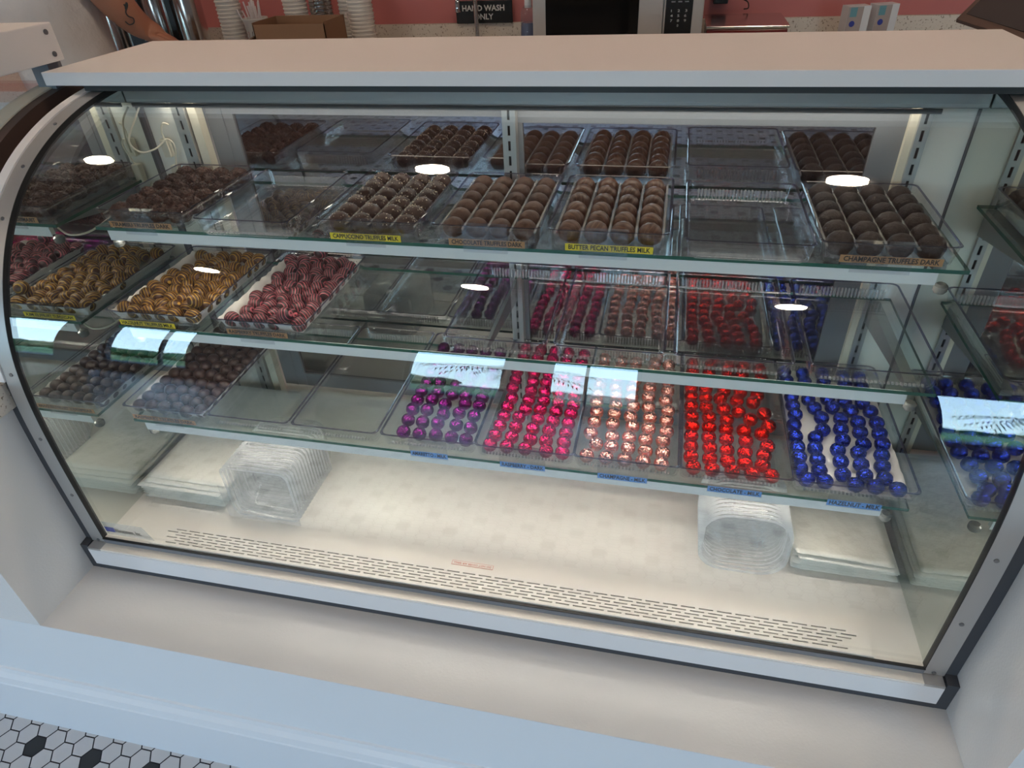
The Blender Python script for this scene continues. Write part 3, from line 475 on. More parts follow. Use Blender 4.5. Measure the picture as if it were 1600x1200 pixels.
# ---------------------------------------------------------------- trays
def rring(x0, x1, y0, y1, r, z, n=5):
    o = []
    for cx, cy, a0 in ((x1 - r, y1 - r, 0), (x0 + r, y1 - r, 90), (x0 + r, y0 + r, 180), (x1 - r, y0 + r, 270)):
        for k in range(n + 1): a = radians(a0 + 90 * k / n); o.append((cx + r * cos(a), cy + r * sin(a), z))
    return o
def tray(x0, x1, y0, y1, z, H, label, group, ridges=True, tag_=None):
    t = empty('candy_tray', ((x0 + x1) / 2, (y0 + y1) / 2, z), label, 'tray', group)
    rings = []; f = 0.0035
    def R_(i, z_): return rring(x0 + i, x1 - i, y0 + i, y1 - i, 0.010, z_)
    specs = [(0.003, z + 0.0004), (0.0, z + 0.003), (-f, z + H - 0.002), (-f - 0.002, z + H), (-f - 0.0005, z + H + 0.0012), (-f + 0.002, z + H), (0.0022, z + 0.0045), (0.005, z + 0.0028)]
    vs = []
    for i, zz in specs: vs += R_(i, zz)
    n = 24; m = MB(); fs = []; mi = []
    for k in range(len(specs) - 1):
        for j in range(n): fs.append((k * n + j, k * n + (j + 1) % n, (k + 1) * n + (j + 1) % n, (k + 1) * n + j))
    m.add(vs, fs, 0, True)
    for q in range(len(fs)):
        k = q // n
        if 3 <= k <= 4: m.m[q] = 1
    b = len(specs) - 1
    m.add(vs[:n], [list(range(n))[::-1]]); m.add(vs[b * n:b * n + n], [list(range(n))])
    if ridges:
        for yy in (y0 + 0.004, y1 - 0.004):
            x = x0 + 0.014
            while x < x1 - 0.014:
                m.box(x, x + 0.0028, yy - 0.002, yy + 0.002, z + 0.0045, z + (0.0075 if yy < (y0 + y1) / 2 else H * 0.7), 2); x += 0.0056
    m.build('tray_body', ['acrylic', 'acrylic_edge', 'acrylic_bright'], t)
    if tag_:
        text, tm, lx0, lx1, ly, lz0, lz1, cx0, cx1, cz0, cz1 = tag_
        fyr = y0 + 0.0035; cl = MB(); cl.box(cx0, cx1, ly - 0.0022, ly - 0.0014, cz0, cz1); cl.box(cx0, cx1, ly - 0.0022, fyr, cz1, cz1 + 0.0008); cl.box(cx0, cx1, fyr, fyr + 0.0008, cz1 - 0.006, cz1)
        lt = MB().box(lx0, lx1, ly - 0.0012, ly - 0.0006, lz0, lz1).build('label_tape', tm, t)
        lettering(text, (lz1 - lz0) * 0.95, ((lx0 + lx1) / 2, ly - 0.0013, (lz0 + lz1) / 2), (radians(90), 0, 0), 'ink', lt, width=(lx1 - lx0) * 0.93, bold=0.00022)
        cl.build('label_holder', 'clip_clear', t)
    return t
HT = 0.030
TOP = [('tiramisu', 0.055, 0.215, 0.240), ('empty', 0.253, 0.411, 0.222), ('cappuccino', 0.457, 0.618, 0.240), ('plain', 0.647, 0.805, 0.240), ('butter', 0.825, 0.990, 0.240), ('empty2', 1.020, 1.181, 0.226), ('champagne', 1.197, 1.360, 0.240)]
TT = {'tiramisu': ('TIRAMISU TRUFFLES DARK', 'tape_tan', 0.073, 0.192, 0.0, .5285, .5385, 0.100, 0.160),
      'cappuccino': ('CAPPUCCINO TRUFFLES MILK', 'tape_yellow', 0.476, 0.593, 0, .5270, .5375, 0.501, 0.567),
      'plain': ('CHOCOLATE TRUFFLES DARK', 'tape_tan', 0.670, 0.787, 0, .527, .5375, 0.692, 0.761),
      'butter': ('BUTTER PECAN TRUFFLES MILK', 'tape_yellow', 0.847, 0.973, 0, .528, .5385, 0.867, 0.937),
      'champagne': ('CHAMPAGNE TRUFFLES DARK', 'tape_tan', 1.219, 1.345, 0, .531, .5415, 1.234, 1.309)}
TLAB = {'tiramisu': 'clear tray labelled tiramisu truffles dark, leftmost on the top shelf', 'empty': 'empty clear tray on the top shelf, beside the tiramisu tray', 'cappuccino': 'clear tray labelled cappuccino truffles milk on the top shelf',
        'plain': 'clear tray labelled chocolate truffles dark on the top shelf', 'butter': 'clear tray labelled butter pecan truffles milk on the top shelf', 'empty2': 'empty clear tray on the top shelf, beside the champagne truffles tray', 'champagne': 'clear tray labelled champagne truffles dark, rightmost on the top shelf'}
def uvball(r, sub=3, squash=0.9, bumpy=0.0, flat=True, seed=0, name='ball', m='choc_milk', grooves=0, crumbs=None):
    rnd = random.Random(seed); bm = bmesh.new(); bmesh.ops.create_icosphere(bm, subdivisions=sub, radius=r)
    from mathutils import noise
    for v in bm.verts:
        d = v.co.normalized(); k = 1 + bumpy * noise.noise(d * 3.1 + Vector((seed * 7.3, 0, 0))) + bumpy * 0.6 * noise.noise(d * 8 + Vector((0, seed * 3.1, 0)))
        if grooves: k += 0.02 * sin(d.x * grooves + 2 * noise.noise(d * 2 + Vector((seed, 0, 0))))
        v.co = d * r * k; v.co.z *= squash
        if flat and v.co.z < -r * squash * 0.72: v.co.z = -r * squash * 0.72 + (v.co.z + r * squash * 0.72) * 0.15
    for f in bm.faces: f.smooth = True
    me = bpy.data.meshes.new(name); bm.to_mesh(me); bm.free(); me.materials.append(MT[m]); return me
def crumbmesh(r, n, size, seed, squash, m, name='crumb_topping', zmin=0.1):
    rnd = random.Random(seed); mb = MB()
    for k in range(n):
        z = rnd.uniform(zmin, 1); a = rnd.uniform(0, 2 * pi); q = math.sqrt(1 - z * z); p = Vector((q * cos(a) * r, q * sin(a) * r, z * r * squash)) * 1.005; s_ = size * rnd.uniform(0.6, 1.3)
        o_ = [Vector((rnd.uniform(-1, 1), rnd.uniform(-1, 1), rnd.uniform(-1, 1))).normalized() * s_ for _ in range(3)]
        vs = [p + o_[0], p - o_[0], p + o_[1], p - o_[1], p + o_[2], p - o_[2]]
        mb.add(vs, [(0, 2, 4), (2, 1, 4), (1, 3, 4), (3, 0, 4), (2, 0, 5), (1, 2, 5), (3, 1, 5), (0, 3, 5)])
    me = bpy.data.meshes.new(name); me.from_pydata(mb.v, [], mb.f); me.materials.append(MT[m]); return me
SPEC = {'tiramisu': ('cocoa-crumb coated dark truffle', 'choc_tiramisu', 0.0178, 0.90, 0.20, 0), 'cappuccino': ('dark truffle sprinkled with pale crumbs', 'choc_capp', 0.0178, 0.92, 0.03, 0),
        'plain': ('matte cocoa-dusted truffle', 'choc_milk', 0.0178, 0.90, 0.03, 0), 'butter': ('round milk truffle with thin drizzled ridges', 'choc_butter', 0.0180, 0.98, 0.01, 16), 'champagne': ('very dark ridged round truffle', 'choc_champagne', 0.0182, 0.98, 0.03, 22)}
COLN = {4: ['leftmost', 'second from left', 'third from left', 'rightmost'], 5: ['leftmost', 'second from left', 'middle', 'fourth from left', 'rightmost'], 6: ['leftmost', 'second from left', 'third from left', 'fourth from left', 'fifth from left', 'rightmost']}
TN = {'tiramisu': 'tiramisu', 'cappuccino': 'cappuccino', 'plain': 'chocolate-labelled', 'butter': 'butter pecan', 'champagne': 'champagne'}
for key, x0, x1, y0 in TOP:
    tg = None; fy = y0 - 0.0035 - 0.002
    if key in TT:
        a = TT[key]; tg = (a[0], a[1], a[2], a[3], fy, a[5], a[6], a[7], a[8], Z1 - 0.010, Z1 + HT + 0.0016)
    t = tray(x0, x1, y0, 0.466 if key[:5] != 'empty' else 0.452, Z1 + 0.0003, HT, TLAB[key], 'clear trays on the top shelf', True, tg)
    if key[:5] == 'empty': continue
    ins = MB(); px = (x1 - x0 - 0.010) / 4; py = 0.0372; ax = x0 + 0.005; ay = y0 + 0.0045; zb = Z1 + 0.0036
    for i in range(5):
        x = ax + i * px; ins.extx([(ay, zb), (ay + 6 * py, zb), (ay + 6 * py, zb + 0.017), (ay, zb + 0.017)], x - 0.0008, x + 0.0008, 0)
        ins.box(x - 0.0016, x + 0.0016, ay, ay + 6 * py, zb + 0.017, zb + 0.0182, 1)
    for j in range(7): ins.box(ax, ax + 4 * px, ay + j * py - 0.0005, ay + j * py + 0.0005, zb, zb + 0.0125, 0)
    ins.build('compartment_insert', ['acrylic', 'acrylic_bright'], t)
    desc, mt_, r, sq, bu, gr_ = SPEC[key]
    mes = [uvball(r, 4, sq, bu, True, 10 + s_ + len(key) * 5, 'truffle', mt_, gr_) for s_ in range(4)]
    tops = None
    if key == 'cappuccino': tops = [crumbmesh(r, 46 - 12 * s_, 0.0013, 50 + s_, sq, 'crumb') for s_ in range(3)]
    if key == 'tiramisu': tops = [crumbmesh(r, 150, 0.0021, 80 + s_, sq, 'choc_tiramisu', zmin=-0.2) for s_ in range(3)]
    for j in range(6):
        for i in range(4):
            lab = '%s, %s in the %s row from front of the %s tray' % (desc, COLN[4][i], ORD[j], TN[key])
            while len(lab.split()) > 16: lab = lab.replace(' in the ', ', ', 1).replace(' of the ', ', ', 1); break
            w_ = lab.split()
            if len(w_) > 16: lab = '%s, %s, %s row, %s tray' % (desc, COLN[4][i], ORD[j], TN[key])
            s_ = random.uniform(0.95, 1.0)
            o = bpy.data.objects.new('truffle', random.choice(mes)); COL.objects.link(o)
            o.location = (ax + (i + 0.5) * px + random.uniform(-.0006, .0006), ay + (j + 0.5) * py + random.uniform(-.0008, .0008), zb + 0.0005 + r * sq * 0.76)
            o.rotation_euler = (random.uniform(-.12, .12), random.uniform(-.12, .12), random.uniform(0, 6.28) if key != 'butter' else random.choice([0.3, 1.0, -0.4, -0.9, 1.3])); o.scale = (s_, s_, s_)
            tag(o, lab, 'chocolate', 'truffles in the %s tray' % TN[key])
            if tops:
                c_ = bpy.data.objects.new('crumb_topping', random.choice(tops)); COL.objects.link(c_); c_.parent = o; c_.rotation_euler = (0, 0, random.uniform(0, 6.28))
# middle shelf
HM = 0.028; fy = 0.200 - 0.0055
def midtag(text, m_, a, b, z0_, z1_, c0, c1): return (text, m_, a, b, fy, z0_, z1_, c0, c1, Z2 - 0.012, Z2 + HM + 0.0014)
tr = {}
tr['hz'] = tray(0.024, 0.203, 0.200, 0.465, Z2 + 0.0003, HM, 'clear tray labelled hazelnut truffles milk, leftmost on the middle shelf', 'clear trays on the middle shelf', True, midtag('HAZELNUT TRUFFLES MILK', 'tape_yellow', 0.048, 0.160, Z2 + .003, Z2 + .0125, 0.075, 0.14))
tr['rp'] = tray(0.238, 0.408, 0.200, 0.465, Z2 + 0.0003, HM, 'clear tray labelled raspberry truffles dark on the middle shelf', 'clear trays on the middle shelf', True, midtag('RASPBERRY TRUFFLES DARK', 'tape_tan', 0.263, 0.378, Z2 + .0025, Z2 + .012, 0.285, 0.35))
EM = ['leftmost of the four on the middle shelf', 'second of the four on the middle shelf', 'third of the four on the middle shelf', 'rightmost of the four on the middle shelf']
for k, (a, b) in enumerate(((0.661, 0.817), (0.839, 0.999), (1.021, 1.183), (1.213, 1.378))):
    tray(a, b, 0.199, 0.465, Z2 + 0.0003, 0.030, 'empty clear tray, ' + EM[k], 'clear trays on the middle shelf', True)
def liner(x0, x1, y0, y1, z, up, label, rag=0.004, seed=1):
    rnd = random.Random(seed); m = MB(); nx, ny = 22, 30; vs = []
    for j in range(ny + 1):
        for i in range(nx + 1):
            u, v = i / nx, j / ny; x = x0 + (x1 - x0) * u; y = y0 + (y1 - y0) * v
            e = min(u * (x1 - x0), (1 - u) * (x1 - x0), v * (y1 - y0), (1 - v) * (y1 - y0)); h = up * max(0, 1 - e / 0.006) ** 1.0
            vs.append((x, y, z + h + 0.0004 * sin(i * 1.7 + j * 0.9) + (rnd.uniform(-rag, rag) * 0.5 if h > up * 0.8 else 0)))
    m.add(vs, [(j * (nx + 1) + i, j * (nx + 1) + i + 1, (j + 1) * (nx + 1) + i + 1, (j + 1) * (nx + 1) + i) for j in range(ny) for i in range(nx)], 0, True)
    o = m.build('paper_liner', 'liner_paper'); sd = o.modifiers.new('thick', 'SOLIDIFY'); sd.thickness = 0.0002
    return tag(o, label, 'paper liner', 'white paper liners in the trays')
liner(0.0275, 0.1995, 0.2035, 0.4615, Z2 + 0.0042, 0.019, 'white paper liner under the yellow-striped truffles in the hazelnut tray', seed=2)
liner(0.2415, 0.4045, 0.2035, 0.4615, Z2 + 0.0042, 0.019, 'white paper liner under the pink-striped truffles in the raspberry tray', seed=3)
for key, nm, mt_, lab, grp in (('hazel_heap', 'truffle', 'choc_yellow', 'milk truffle with yellow stripes heaped on white paper in the hazelnut tray', 'yellow-striped truffles in the hazelnut tray'),
                               ('rasp_heap', 'truffle', 'choc_pink', 'dark truffle with pink stripes heaped on white paper in the raspberry tray', 'pink-striped truffles in the raspberry tray')):
    mes = [uvball(0.0138, 4, 0.96, 0.02, False, 30 + s_, 'truffle', mt_) for s_ in range(3)]
    for x, y, z in POS[key]:
        o = bpy.data.objects.new(nm, random.choice(mes)); COL.objects.link(o); o.location = (x, y, z + 0.0008)
        o.rotation_euler = (random.gauss(0, 0.25), random.gauss(0, 0.25), random.choice([random.gauss(1.35, 0.3), random.gauss(0.2, 0.5)])); tag(o, lab, 'chocolate', grp)
# bottom shelf
HB = 0.027; fy = 0.145 - 0.0055
BT = [('dark', 0.026, 0.190, ('RASPBERRY TRUFFLES DARK', 'tape_tan', 0.043, 0.176, .1870, .1965, 0.087, 0.148), 'clear paper-lined tray of small dark truffles, leftmost on the bottom shelf'),
      ('e1', 0.205, 0.360, None, 'empty clear tray on the bottom shelf, beside the small dark truffles'), ('e2', 0.374, 0.529, None, 'empty clear tray on the bottom shelf, beside the amaretto tray'),
      ('amaretto', 0.543, 0.704, ('AMARETTO - MILK', 'tape_blue', 0.595, 0.661, .1775, .1885, 0.594, 0.662), 'clear tray labelled amaretto milk, holding purple foil chocolates'),
      ('raspberry', 0.712, 0.872, ('RASPBERRY - DARK', 'tape_blue', 0.753, 0.829, .1765, .1875, 0.752, 0.830), 'clear tray labelled raspberry dark, holding pink foil chocolates'),
      ('champagne', 0.878, 1.042, ('CHAMPAGNE - MILK', 'tape_blue', 0.916, 0.995, .1760, .1870, 0.915, 0.996), 'clear tray labelled champagne milk, holding rose foil chocolates'),
      ('chocolate', 1.045, 1.212, ('CHOCOLATE - MILK', 'tape_blue', 1.089, 1.170, .1755, .1865, 1.088, 1.171), 'clear tray labelled chocolate milk, holding red foil chocolates'),
      ('hazelnut', 1.211 + 0.006, 1.386, ('HAZELNUT - MILK', 'tape_blue', 1.265, 1.341, .1760, .1880, 1.264, 1.342), 'clear tray labelled hazelnut milk, holding blue foil chocolates')]
FO = {'amaretto': ('purple', 'foil_purple'), 'raspberry': ('pink', 'foil_pink'), 'champagne': ('rose', 'foil_rose'), 'chocolate': ('red', 'foil_red'), 'hazelnut': ('blue', 'foil_blue')}
for key, a, b, tg, lab in BT:
    if tg:
        tg = (tg[0], tg[1], tg[2], tg[3], fy - (0.0045 if key != 'dark' else 0.002), tg[4], tg[5], tg[6], tg[7], 0.1755 if key != 'dark' else 0.176, Z3 + HB + 0.0014)
    x0, x1 = (a, b)
    tray(x0, x1, 0.145, 0.4730, Z3 + 0.0003, HB, lab, 'clear trays on the bottom shelf', tg is None or key != 'dark', tg)
    zb = Z3 + 0.0042
    if key == 'dark':
        liner(0.0295, 0.1865, 0.1485, 0.4690, zb, 0.016, 'white paper liner under the small dark truffles in the leftmost bottom tray', seed=5)
        mes = [uvball(0.0128, 3, 0.95, 0.03, True, 60 + s_, 'truffle', 'choc_dark') for s_ in range(3)]; sp_ = [crumbmesh(0.0128, 5, 0.00045, 70 + s_, 0.95, 'speck', 'sugar_specks', 0.5) for s_ in range(3)]
        pp = POS['dark']; n = pp['n']
        for k, (x, y) in enumerate(pp['p']):
            o = bpy.data.objects.new('truffle', random.choice(mes)); COL.objects.link(o); o.location = (x, y, zb + 0.0011 + 0.0128 * 0.95 * 0.76); o.rotation_euler = (0, 0, random.uniform(0, 6.28))
            tag(o, 'small dark speckled truffle, %s, %s row from front, leftmost bottom tray' % (COLN[6][k % n], ORD[k // n]), 'chocolate', 'small dark truffles on the bottom shelf')
            c_ = bpy.data.objects.new('sugar_specks', random.choice(sp_)); COL.objects.link(c_); c_.parent = o
    elif key in FO:
        cn, mt_ = FO[key]; pp = POS[key]; n = pp['n']
        if key == 'hazelnut': liner(x0 + 0.0035, x1 - 0.0035, 0.1485, 0.4690, zb, 0.005, 'white paper liner under the blue foil chocolates in the hazelnut tray', seed=6)
        mes = [uvball(0.0123, 4, 0.97, 0.06, False, 90 + s_ + len(key), 'foil_chocolate', mt_) for s_ in range(4)]
        for k, (x, y) in enumerate(pp['p']):
            o = bpy.data.objects.new('foil_chocolate', random.choice(mes)); COL.objects.link(o); o.location = (x, y, Z3 + 0.0038 + 0.0123 + (0.0012 if key == 'hazelnut' else 0))
            o.rotation_euler = (random.uniform(-.3, .3), random.uniform(-.3, .3), random.uniform(0, 6.28)); s_ = random.uniform(0.985, 1.0); o.scale = (s_, s_, s_)
            tag(o, 'round %s foil chocolate, %s in the %s row from front, %s tray' % (cn, COLN[5][k % n], ORD[k // n], key), 'chocolate', '%s foil chocolates in the %s tray' % (cn, key))

# ---------------------------------------------------------------- bags and clear boxes on the deck
def bag(x0, x1, y0, y1, z, lift, seed, curl=0.0):
    rnd = random.Random(seed); m = MB(); nx, ny = 16, 22; vs = []; ph = rnd.uniform(0, 6)
    for j in range(ny + 1):
        for i in range(nx + 1):
            u, v = i / nx, j / ny; x = x0 + (x1 - x0) * u; y = y0 + (y1 - y0) * v
            if j == 0: y -= 0.0012 * (i % 2)
            h = curl * max(0, 1 - v * 3.2) ** 2 * (1 - 0.7 * u) + 0.0006 * sin(u * 7 + ph) * cos(v * 5 + ph) + lift * (u - 0.5) * 0
            vs.append((x + 0.001 * sin(v * 4 + ph), y, z + h))
    m.add(vs, [(j * (nx + 1) + i, j * (nx + 1) + i + 1, (j + 1) * (nx + 1) + i + 1, (j + 1) * (nx + 1) + i) for j in range(ny) for i in range(nx)], 0, True)
    o = m.build('paper_bag', 'paper'); o.modifiers.new('thick', 'SOLIDIFY').thickness = 0.0008; return o
def stack(x0, x1, y0, y1, n, dz, where, seed, cm):
    rnd = random.Random(seed)
    for k in range(n):
        ox, oy = rnd.uniform(-.007, .007), rnd.uniform(-.012, .010); cu = cm * (k / (n - 1)) ** 2
        o = bag(x0 + ox, x1 + ox, y0 + oy + (0.004 if k == n - 1 else 0), y1 + oy, 0.0020 + k * dz, 0, seed * 100 + k, cu)
        lab = ('white paper bag on top of the stack ' if k == n - 1 else 'white paper bag, %s from the bottom of the stack ' % ORD[k]) + where
        if k == 0: lab = 'white paper bag at the bottom of the stack ' + where
        tag(o, lab, 'paper bag', 'white paper bags in the stack ' + where)
stack(0.010, 0.192, 0.118, 0.440, 15, 0.0024, 'beside the left mirror', 3, 0.004)
stack(1.252, 1.404, 0.150, 0.440, 15, 0.0026, 'beside the right mirror', 5, 0.010)
def clam(x0, x1, z0_, z1_, y, d, rad, name, ribs=6):
    """open plastic box standing on its side, opening to the front, nested along y"""
    m = MB(); n = 24; cx, cz = (x0 + x1) / 2, (z0_ + z1_) / 2
    def ring(s_, yy, r): return [(a, yy, b) for a, b, _ in [(p[0], p[1], 0) for p in rring(cx - (x1 - x0) / 2 * s_, cx + (x1 - x0) / 2 * s_, cz - (z1_ - z0_) / 2 * s_, cz + (z1_ - z0_) / 2 * s_, r, 0)]]
    rs = [ring(1.0, y, rad), ring(0.93, y + 0.0008, rad), ring(0.90, y + d * 0.35, rad), ring(0.88, y + d * 0.36, rad), ring(0.80, y + d, rad)]
    m.add([p for r in rs for p in r], [(k * n + j, k * n + (j + 1) % n, (k + 1) * n + (j + 1) % n, (k + 1) * n + j) for k in range(4) for j in range(n)], 0, True)
    m.add(rs[4], [list(range(n))])
    for q in range(24): m.m[q] = 1
    for q in range(48, 72): m.m[q] = 1
    return m.build(name, ['clamshell', 'box_rim'], fix=False)
for k in range(16):
    o = clam(0.222, 0.362, 0.0005, 0.126 - 0.0002 * k, 0.098 + 0.0095 * k, 0.030, 0.016, 'clear_box')
    tag(o, 'clear plastic box, %s from front in the nested row beside the left paper bags' % ORD[k], 'plastic box', 'nested clear boxes left of the case floor')
o = MB().box(0.212, 0.364, 0.091, 0.0925, 0.0006, 0.082, 0, 0.0006).build('plastic_sheet', 'clamshell'); tag(o, 'flat clear plastic sheet standing in front of the left nested boxes', 'plastic sheet')
for k in range(14):
    o = clam(1.090, 1.234, 0.0005, 0.134, 0.128 + 0.0085 * k, 0.040, 0.042, 'clear_box')
    tag(o, 'clear rounded plastic box, %s from front in the nested row beside right bags' % ORD[k], 'plastic box', 'nested clear boxes right of the case floor')

# ---------------------------------------------------------------- neighbouring case on the left
nb = empty('neighbour_display_case', (-0.6, 0.3, 0.35), 'second curved display case on the left, only its white header and dark curved frame showing', 'display case')
NP = [(y + 0.03, z) for y, z in PS[14:]]
MB().extx(off(NP, 0.004) + off(NP, -0.028)[::-1], -0.150, -0.108, 0, True).build('curved_frame', 'brown_trim', nb)
MB().extx(off(NP, 0.007) + off(NP, 0.0045)[::-1], -0.165, -0.128, 0, True).build('frame_trim', 'cream_plastic', nb)
MB().extx(NP + off(NP, -0.005)[::-1], -1.4, -0.151, 0, True).build('curved_glass', 'front_glass', nb)
MB().box(-1.4, -0.100, 0.20, 0.456, 0.7475, 0.808, 0, 0.002).build('header_box', 'white_laminate', nb)
for y, z in ((0.449, 0.795), (0.449, 0.760)): MB().lathe([(0.0045, 0), (0.0045, 0.0015), (0.002, 0.002)], (-0.0998, y - 0.012, z), 12, axis='x').build('screw', 'gasket_grey', nb)
MB().box(-0.155, -0.118, 0.430, 0.462, 0.35, 0.7470).build('corner_post', 'door_frame', nb)
MB().box(-1.4, -0.17, 0.30, 0.60, 0.349, 0.40).build('deck', 'deck_white', nb)

# ---------------------------------------------------------------- back counter and what stands on it
CZ = 0.44
bc = empty('back_counter', (0, 1.85, FL), 'back counter with speckled stone top along the pink wall', 'counter')
MB().box(-3.5, 3.5, 1.60, YB - 0.003, FL, CZ - 0.04).build('cabinet', 'white_laminate', bc); MB().box(-3.5, 3.5, 1.57, YB - 0.003, CZ - 0.04, CZ).build('stone_top', 'quartz', bc); tag(MB().box(-3.5, 3.5, YB - 0.022, YB - 0.002, CZ + 0.0005, 0.562).build('backsplash', 'quartz'), 'speckled stone backsplash strip below the pink wall', 'backsplash')
def at(u, v, y): pass
sg = empty('hand_wash_sign', (0.245, 2.14, 0.565), 'black plastic sign with grey lettering leaning above the sink tap', 'sign')
MB().box(0.134, 0.356, 2.135, 2.143, 0.563, 0.640, 0, 0.003).build('plate', 'black_plastic', sg)
lettering('HAND WASH', 0.027, (0.243, 2.1345, 0.614), (radians(90), 0, 0), 'ink_white', sg, width=0.165, bold=0.0006); lettering('ONLY', 0.027, (0.243, 2.1345, 0.585), (radians(90), 0, 0), 'ink_white', sg, width=0.075, bold=0.0006)
fc = empty('tap', (0.222, 2.07, CZ), 'chrome gooseneck tap in front of the black sign', 'tap')
MB().tube(sm([(0.226, 2.09, CZ), (0.226, 2.09, 0.60), (0.224, 2.085, 0.66), (0.205, 2.05, 0.685), (0.185, 2.01, 0.665), (0.182, 2.0, 0.635), (0.182, 2.0, 0.620)]), [0.0085] * 36 + [0.011], 14).build('spout', 'chrome', fc)
for x in (0.175, 0.268):
    h = MB().lathe([(0.016, 0), (0.017, 0.05), (0.014, 0.07), (0.009, 0.080)], (x, 2.085, CZ), 16); h.box(x + 0.006, x + 0.030, 2.078, 2.092, CZ + 0.050, CZ + 0.062); h.build('handle', 'chrome', fc)
so = empty('soap_bottle', (0.44, 2.02, CZ), 'clear pump bottle of blue soap beside the microwave', 'soap bottle')
MB().lathe([(0.030, 0), (0.032, 0.01), (0.027, 0.13), (0.024, 0.14)], (0.44, 2.02, CZ), 20).build('liquid', 'soap_blue', so)
MB().lathe([(0.0325, 0.0), (0.0335, 0.01), (0.0265, 0.175), (0.020, 0.188), (0.013, 0.195)], (0.44, 2.02, CZ), 20).build('bottle', 'bottle_clear', so); MB().lathe([(0.013, 0.187), (0.013, 0.215), (0.005, 0.218), (0.005, 0.25), (0.012, 0.252), (0.012, 0.262)], (0.44, 2.02, CZ), 16).build('pump', 'carton_white', so)
mw = empty('microwave', (0.78, 1.9, CZ), 'grey countertop microwave with black door glass and keypad', 'microwave')
mx0, mx1, my = 0.515, 1.045, 1.72
MB().box(mx0, mx1, my + 0.012, 2.12, CZ + 0.01, CZ + 0.31, 0, 0.004).build('body', 'micro_body', mw)
MB().box(mx0, mx0 + 0.408, my, my + 0.011, CZ + 0.012, CZ + 0.308, 0, 0.002).build('door', 'micro_body', mw)
MB().box(mx0 + 0.042, mx0 + 0.335, my - 0.0015, my, CZ + 0.142, CZ + 0.29, 0, 0.0007).build('door_glass', 'micro_glass', mw)
kp = MB().box(mx0 + 0.412, mx1 - 0.004, my, my + 0.011, CZ + 0.012, CZ + 0.308).build('control_panel', 'micro_body', mw)
kb = MB().box(mx0 + 0.416, mx0 + 0.497, my - 0.001, my, CZ + 0.10, CZ + 0.30).build('keypad', 'black_plastic', mw)
for r_, row in enumerate(['123', '456', '789', ' 0 ']):
    lettering('   '.join(row), 0.010, (mx0 + 0.456, my - 0.0015, CZ + 0.205 - 0.0135 * r_), (radians(90), 0, 0), 'ink_white', kb, width=0.048 if r_ < 3 else None)
for q in range(3):
    for w in range(3): MB().box(mx0 + 0.432 + q * 0.020, mx0 + 0.444 + q * 0.020, my - 0.0014, my - 0.001, CZ + 0.228 + 0.012 * w, CZ + 0.231 + 0.012 * w).build('key_mark', 'ink_grey', kb)
sc = empty('kitchen_scale', (1.18, 1.93, CZ), 'dark red and black counter scale with flat steel platter beside the microwave', 'scale')
MB().box(1.062, 1.308, 1.80, 2.05, CZ + 0.012, CZ + 0.140, 0, 0.004).build('body', 'scale_red', sc); MB().box(1.058, 1.312, 1.795, 2.06, CZ + 0.1415, CZ + 0.150, 0, 0.003).build('platter', 'steel', sc)
MB().box(1.068, 1.190, 1.7975, 1.7995, CZ + 0.075, CZ + 0.118).build('display', 'black_plastic', sc)
for q in range(6): MB().lathe([(0.006, 0), (0.006, -0.002)], (1.205 + 0.017 * q, 1.7995, CZ + 0.112), 10, axis='y').build('button', 'ink_white', sc)
for x in (1.075, 1.295): MB().box(x - 0.012, x + 0.012, 1.82, 2.03, CZ, CZ + 0.012).build('foot', 'black_rubber', sc)
ad = empty('power_adapter', (1.105, 2.138, 0.60), 'black plug adapter with thin cord on the wall above the scale', 'plug')
MB().box(1.085, 1.135, 2.125, YB - 0.001, 0.612, 0.640, 0, 0.003).build('body', 'black_plastic', ad); MB().tube(sm([(1.135, 2.14, 0.626), (1.17, 2.13, 0.628), (1.20, 2.12, 0.618), (1.205, 2.11, 0.60), (1.19, 2.10, CZ + 0.158)]), 0.0022, 8).build('cord', 'black_plastic', ad)
for k, (x, y, a) in enumerate(((1.535, 2.00, 0.25), (1.625, 2.03, 0.30))):
    g_ = empty('white_carton', (x, y, CZ), 'white and grey carton with small blue mark, %s of the two by the backsplash' % ('left' if k == 0 else 'right'), 'carton', 'cartons by the backsplash')
    def rb(x0, x1, y0, y1, z0_, z1_):
        m = MB().box(x0, x1, y0, y1, z0_, z1_); m.v = [(cos(a) * p[0] - sin(a) * p[1] + x, sin(a) * p[0] + cos(a) * p[1] + y, p[2]) for p in m.v]; return m
    rb(-0.036, 0.036, -0.025, 0.025, CZ, CZ + 0.175).build('box', 'carton_white', g_)
    rb(-0.0355, 0.012, -0.0256, -0.025, CZ + 0.002, CZ + 0.174).build('front_print', 'carton_grey', g_)
    rb(-0.030, -0.008, -0.0260, -0.0256, CZ + 0.145, CZ + 0.172).build('teal_patch', 'carton_teal', g_)
    mk = MB().lathe([(0.0001, 0), (0.009, 0), (0.009, -0.001), (0.0001, -0.001)], (0, 0, 0), 14, axis='y'); mk.v = [(cos(a) * (p[0] - 0.018) - sin(a) * (p[1] - 0.0258) + x, sin(a) * (p[0] - 0.018) + cos(a) * (p[1] - 0.0258) + y, p[2] + CZ + 0.125) for p in mk.v]; mk.build('blue_mark', 'ink_blue', g_)
tin = empty('ornament', (1.60, 1.75, CZ), 'small clear and red ornament half hidden behind the top board', 'ornament'); MB().lathe([(0.02, 0), (0.024, 0.04), (0.020, 0.09), (0.01, 0.10)], (1.66, 1.78, CZ), 14).build('glass', 'carton_white', tin); MB().lathe([(0.012, 0.10), (0.018, 0.115), (0.006, 0.13)], (1.66, 1.78, CZ), 14).build('cap', 'ink_red', tin)
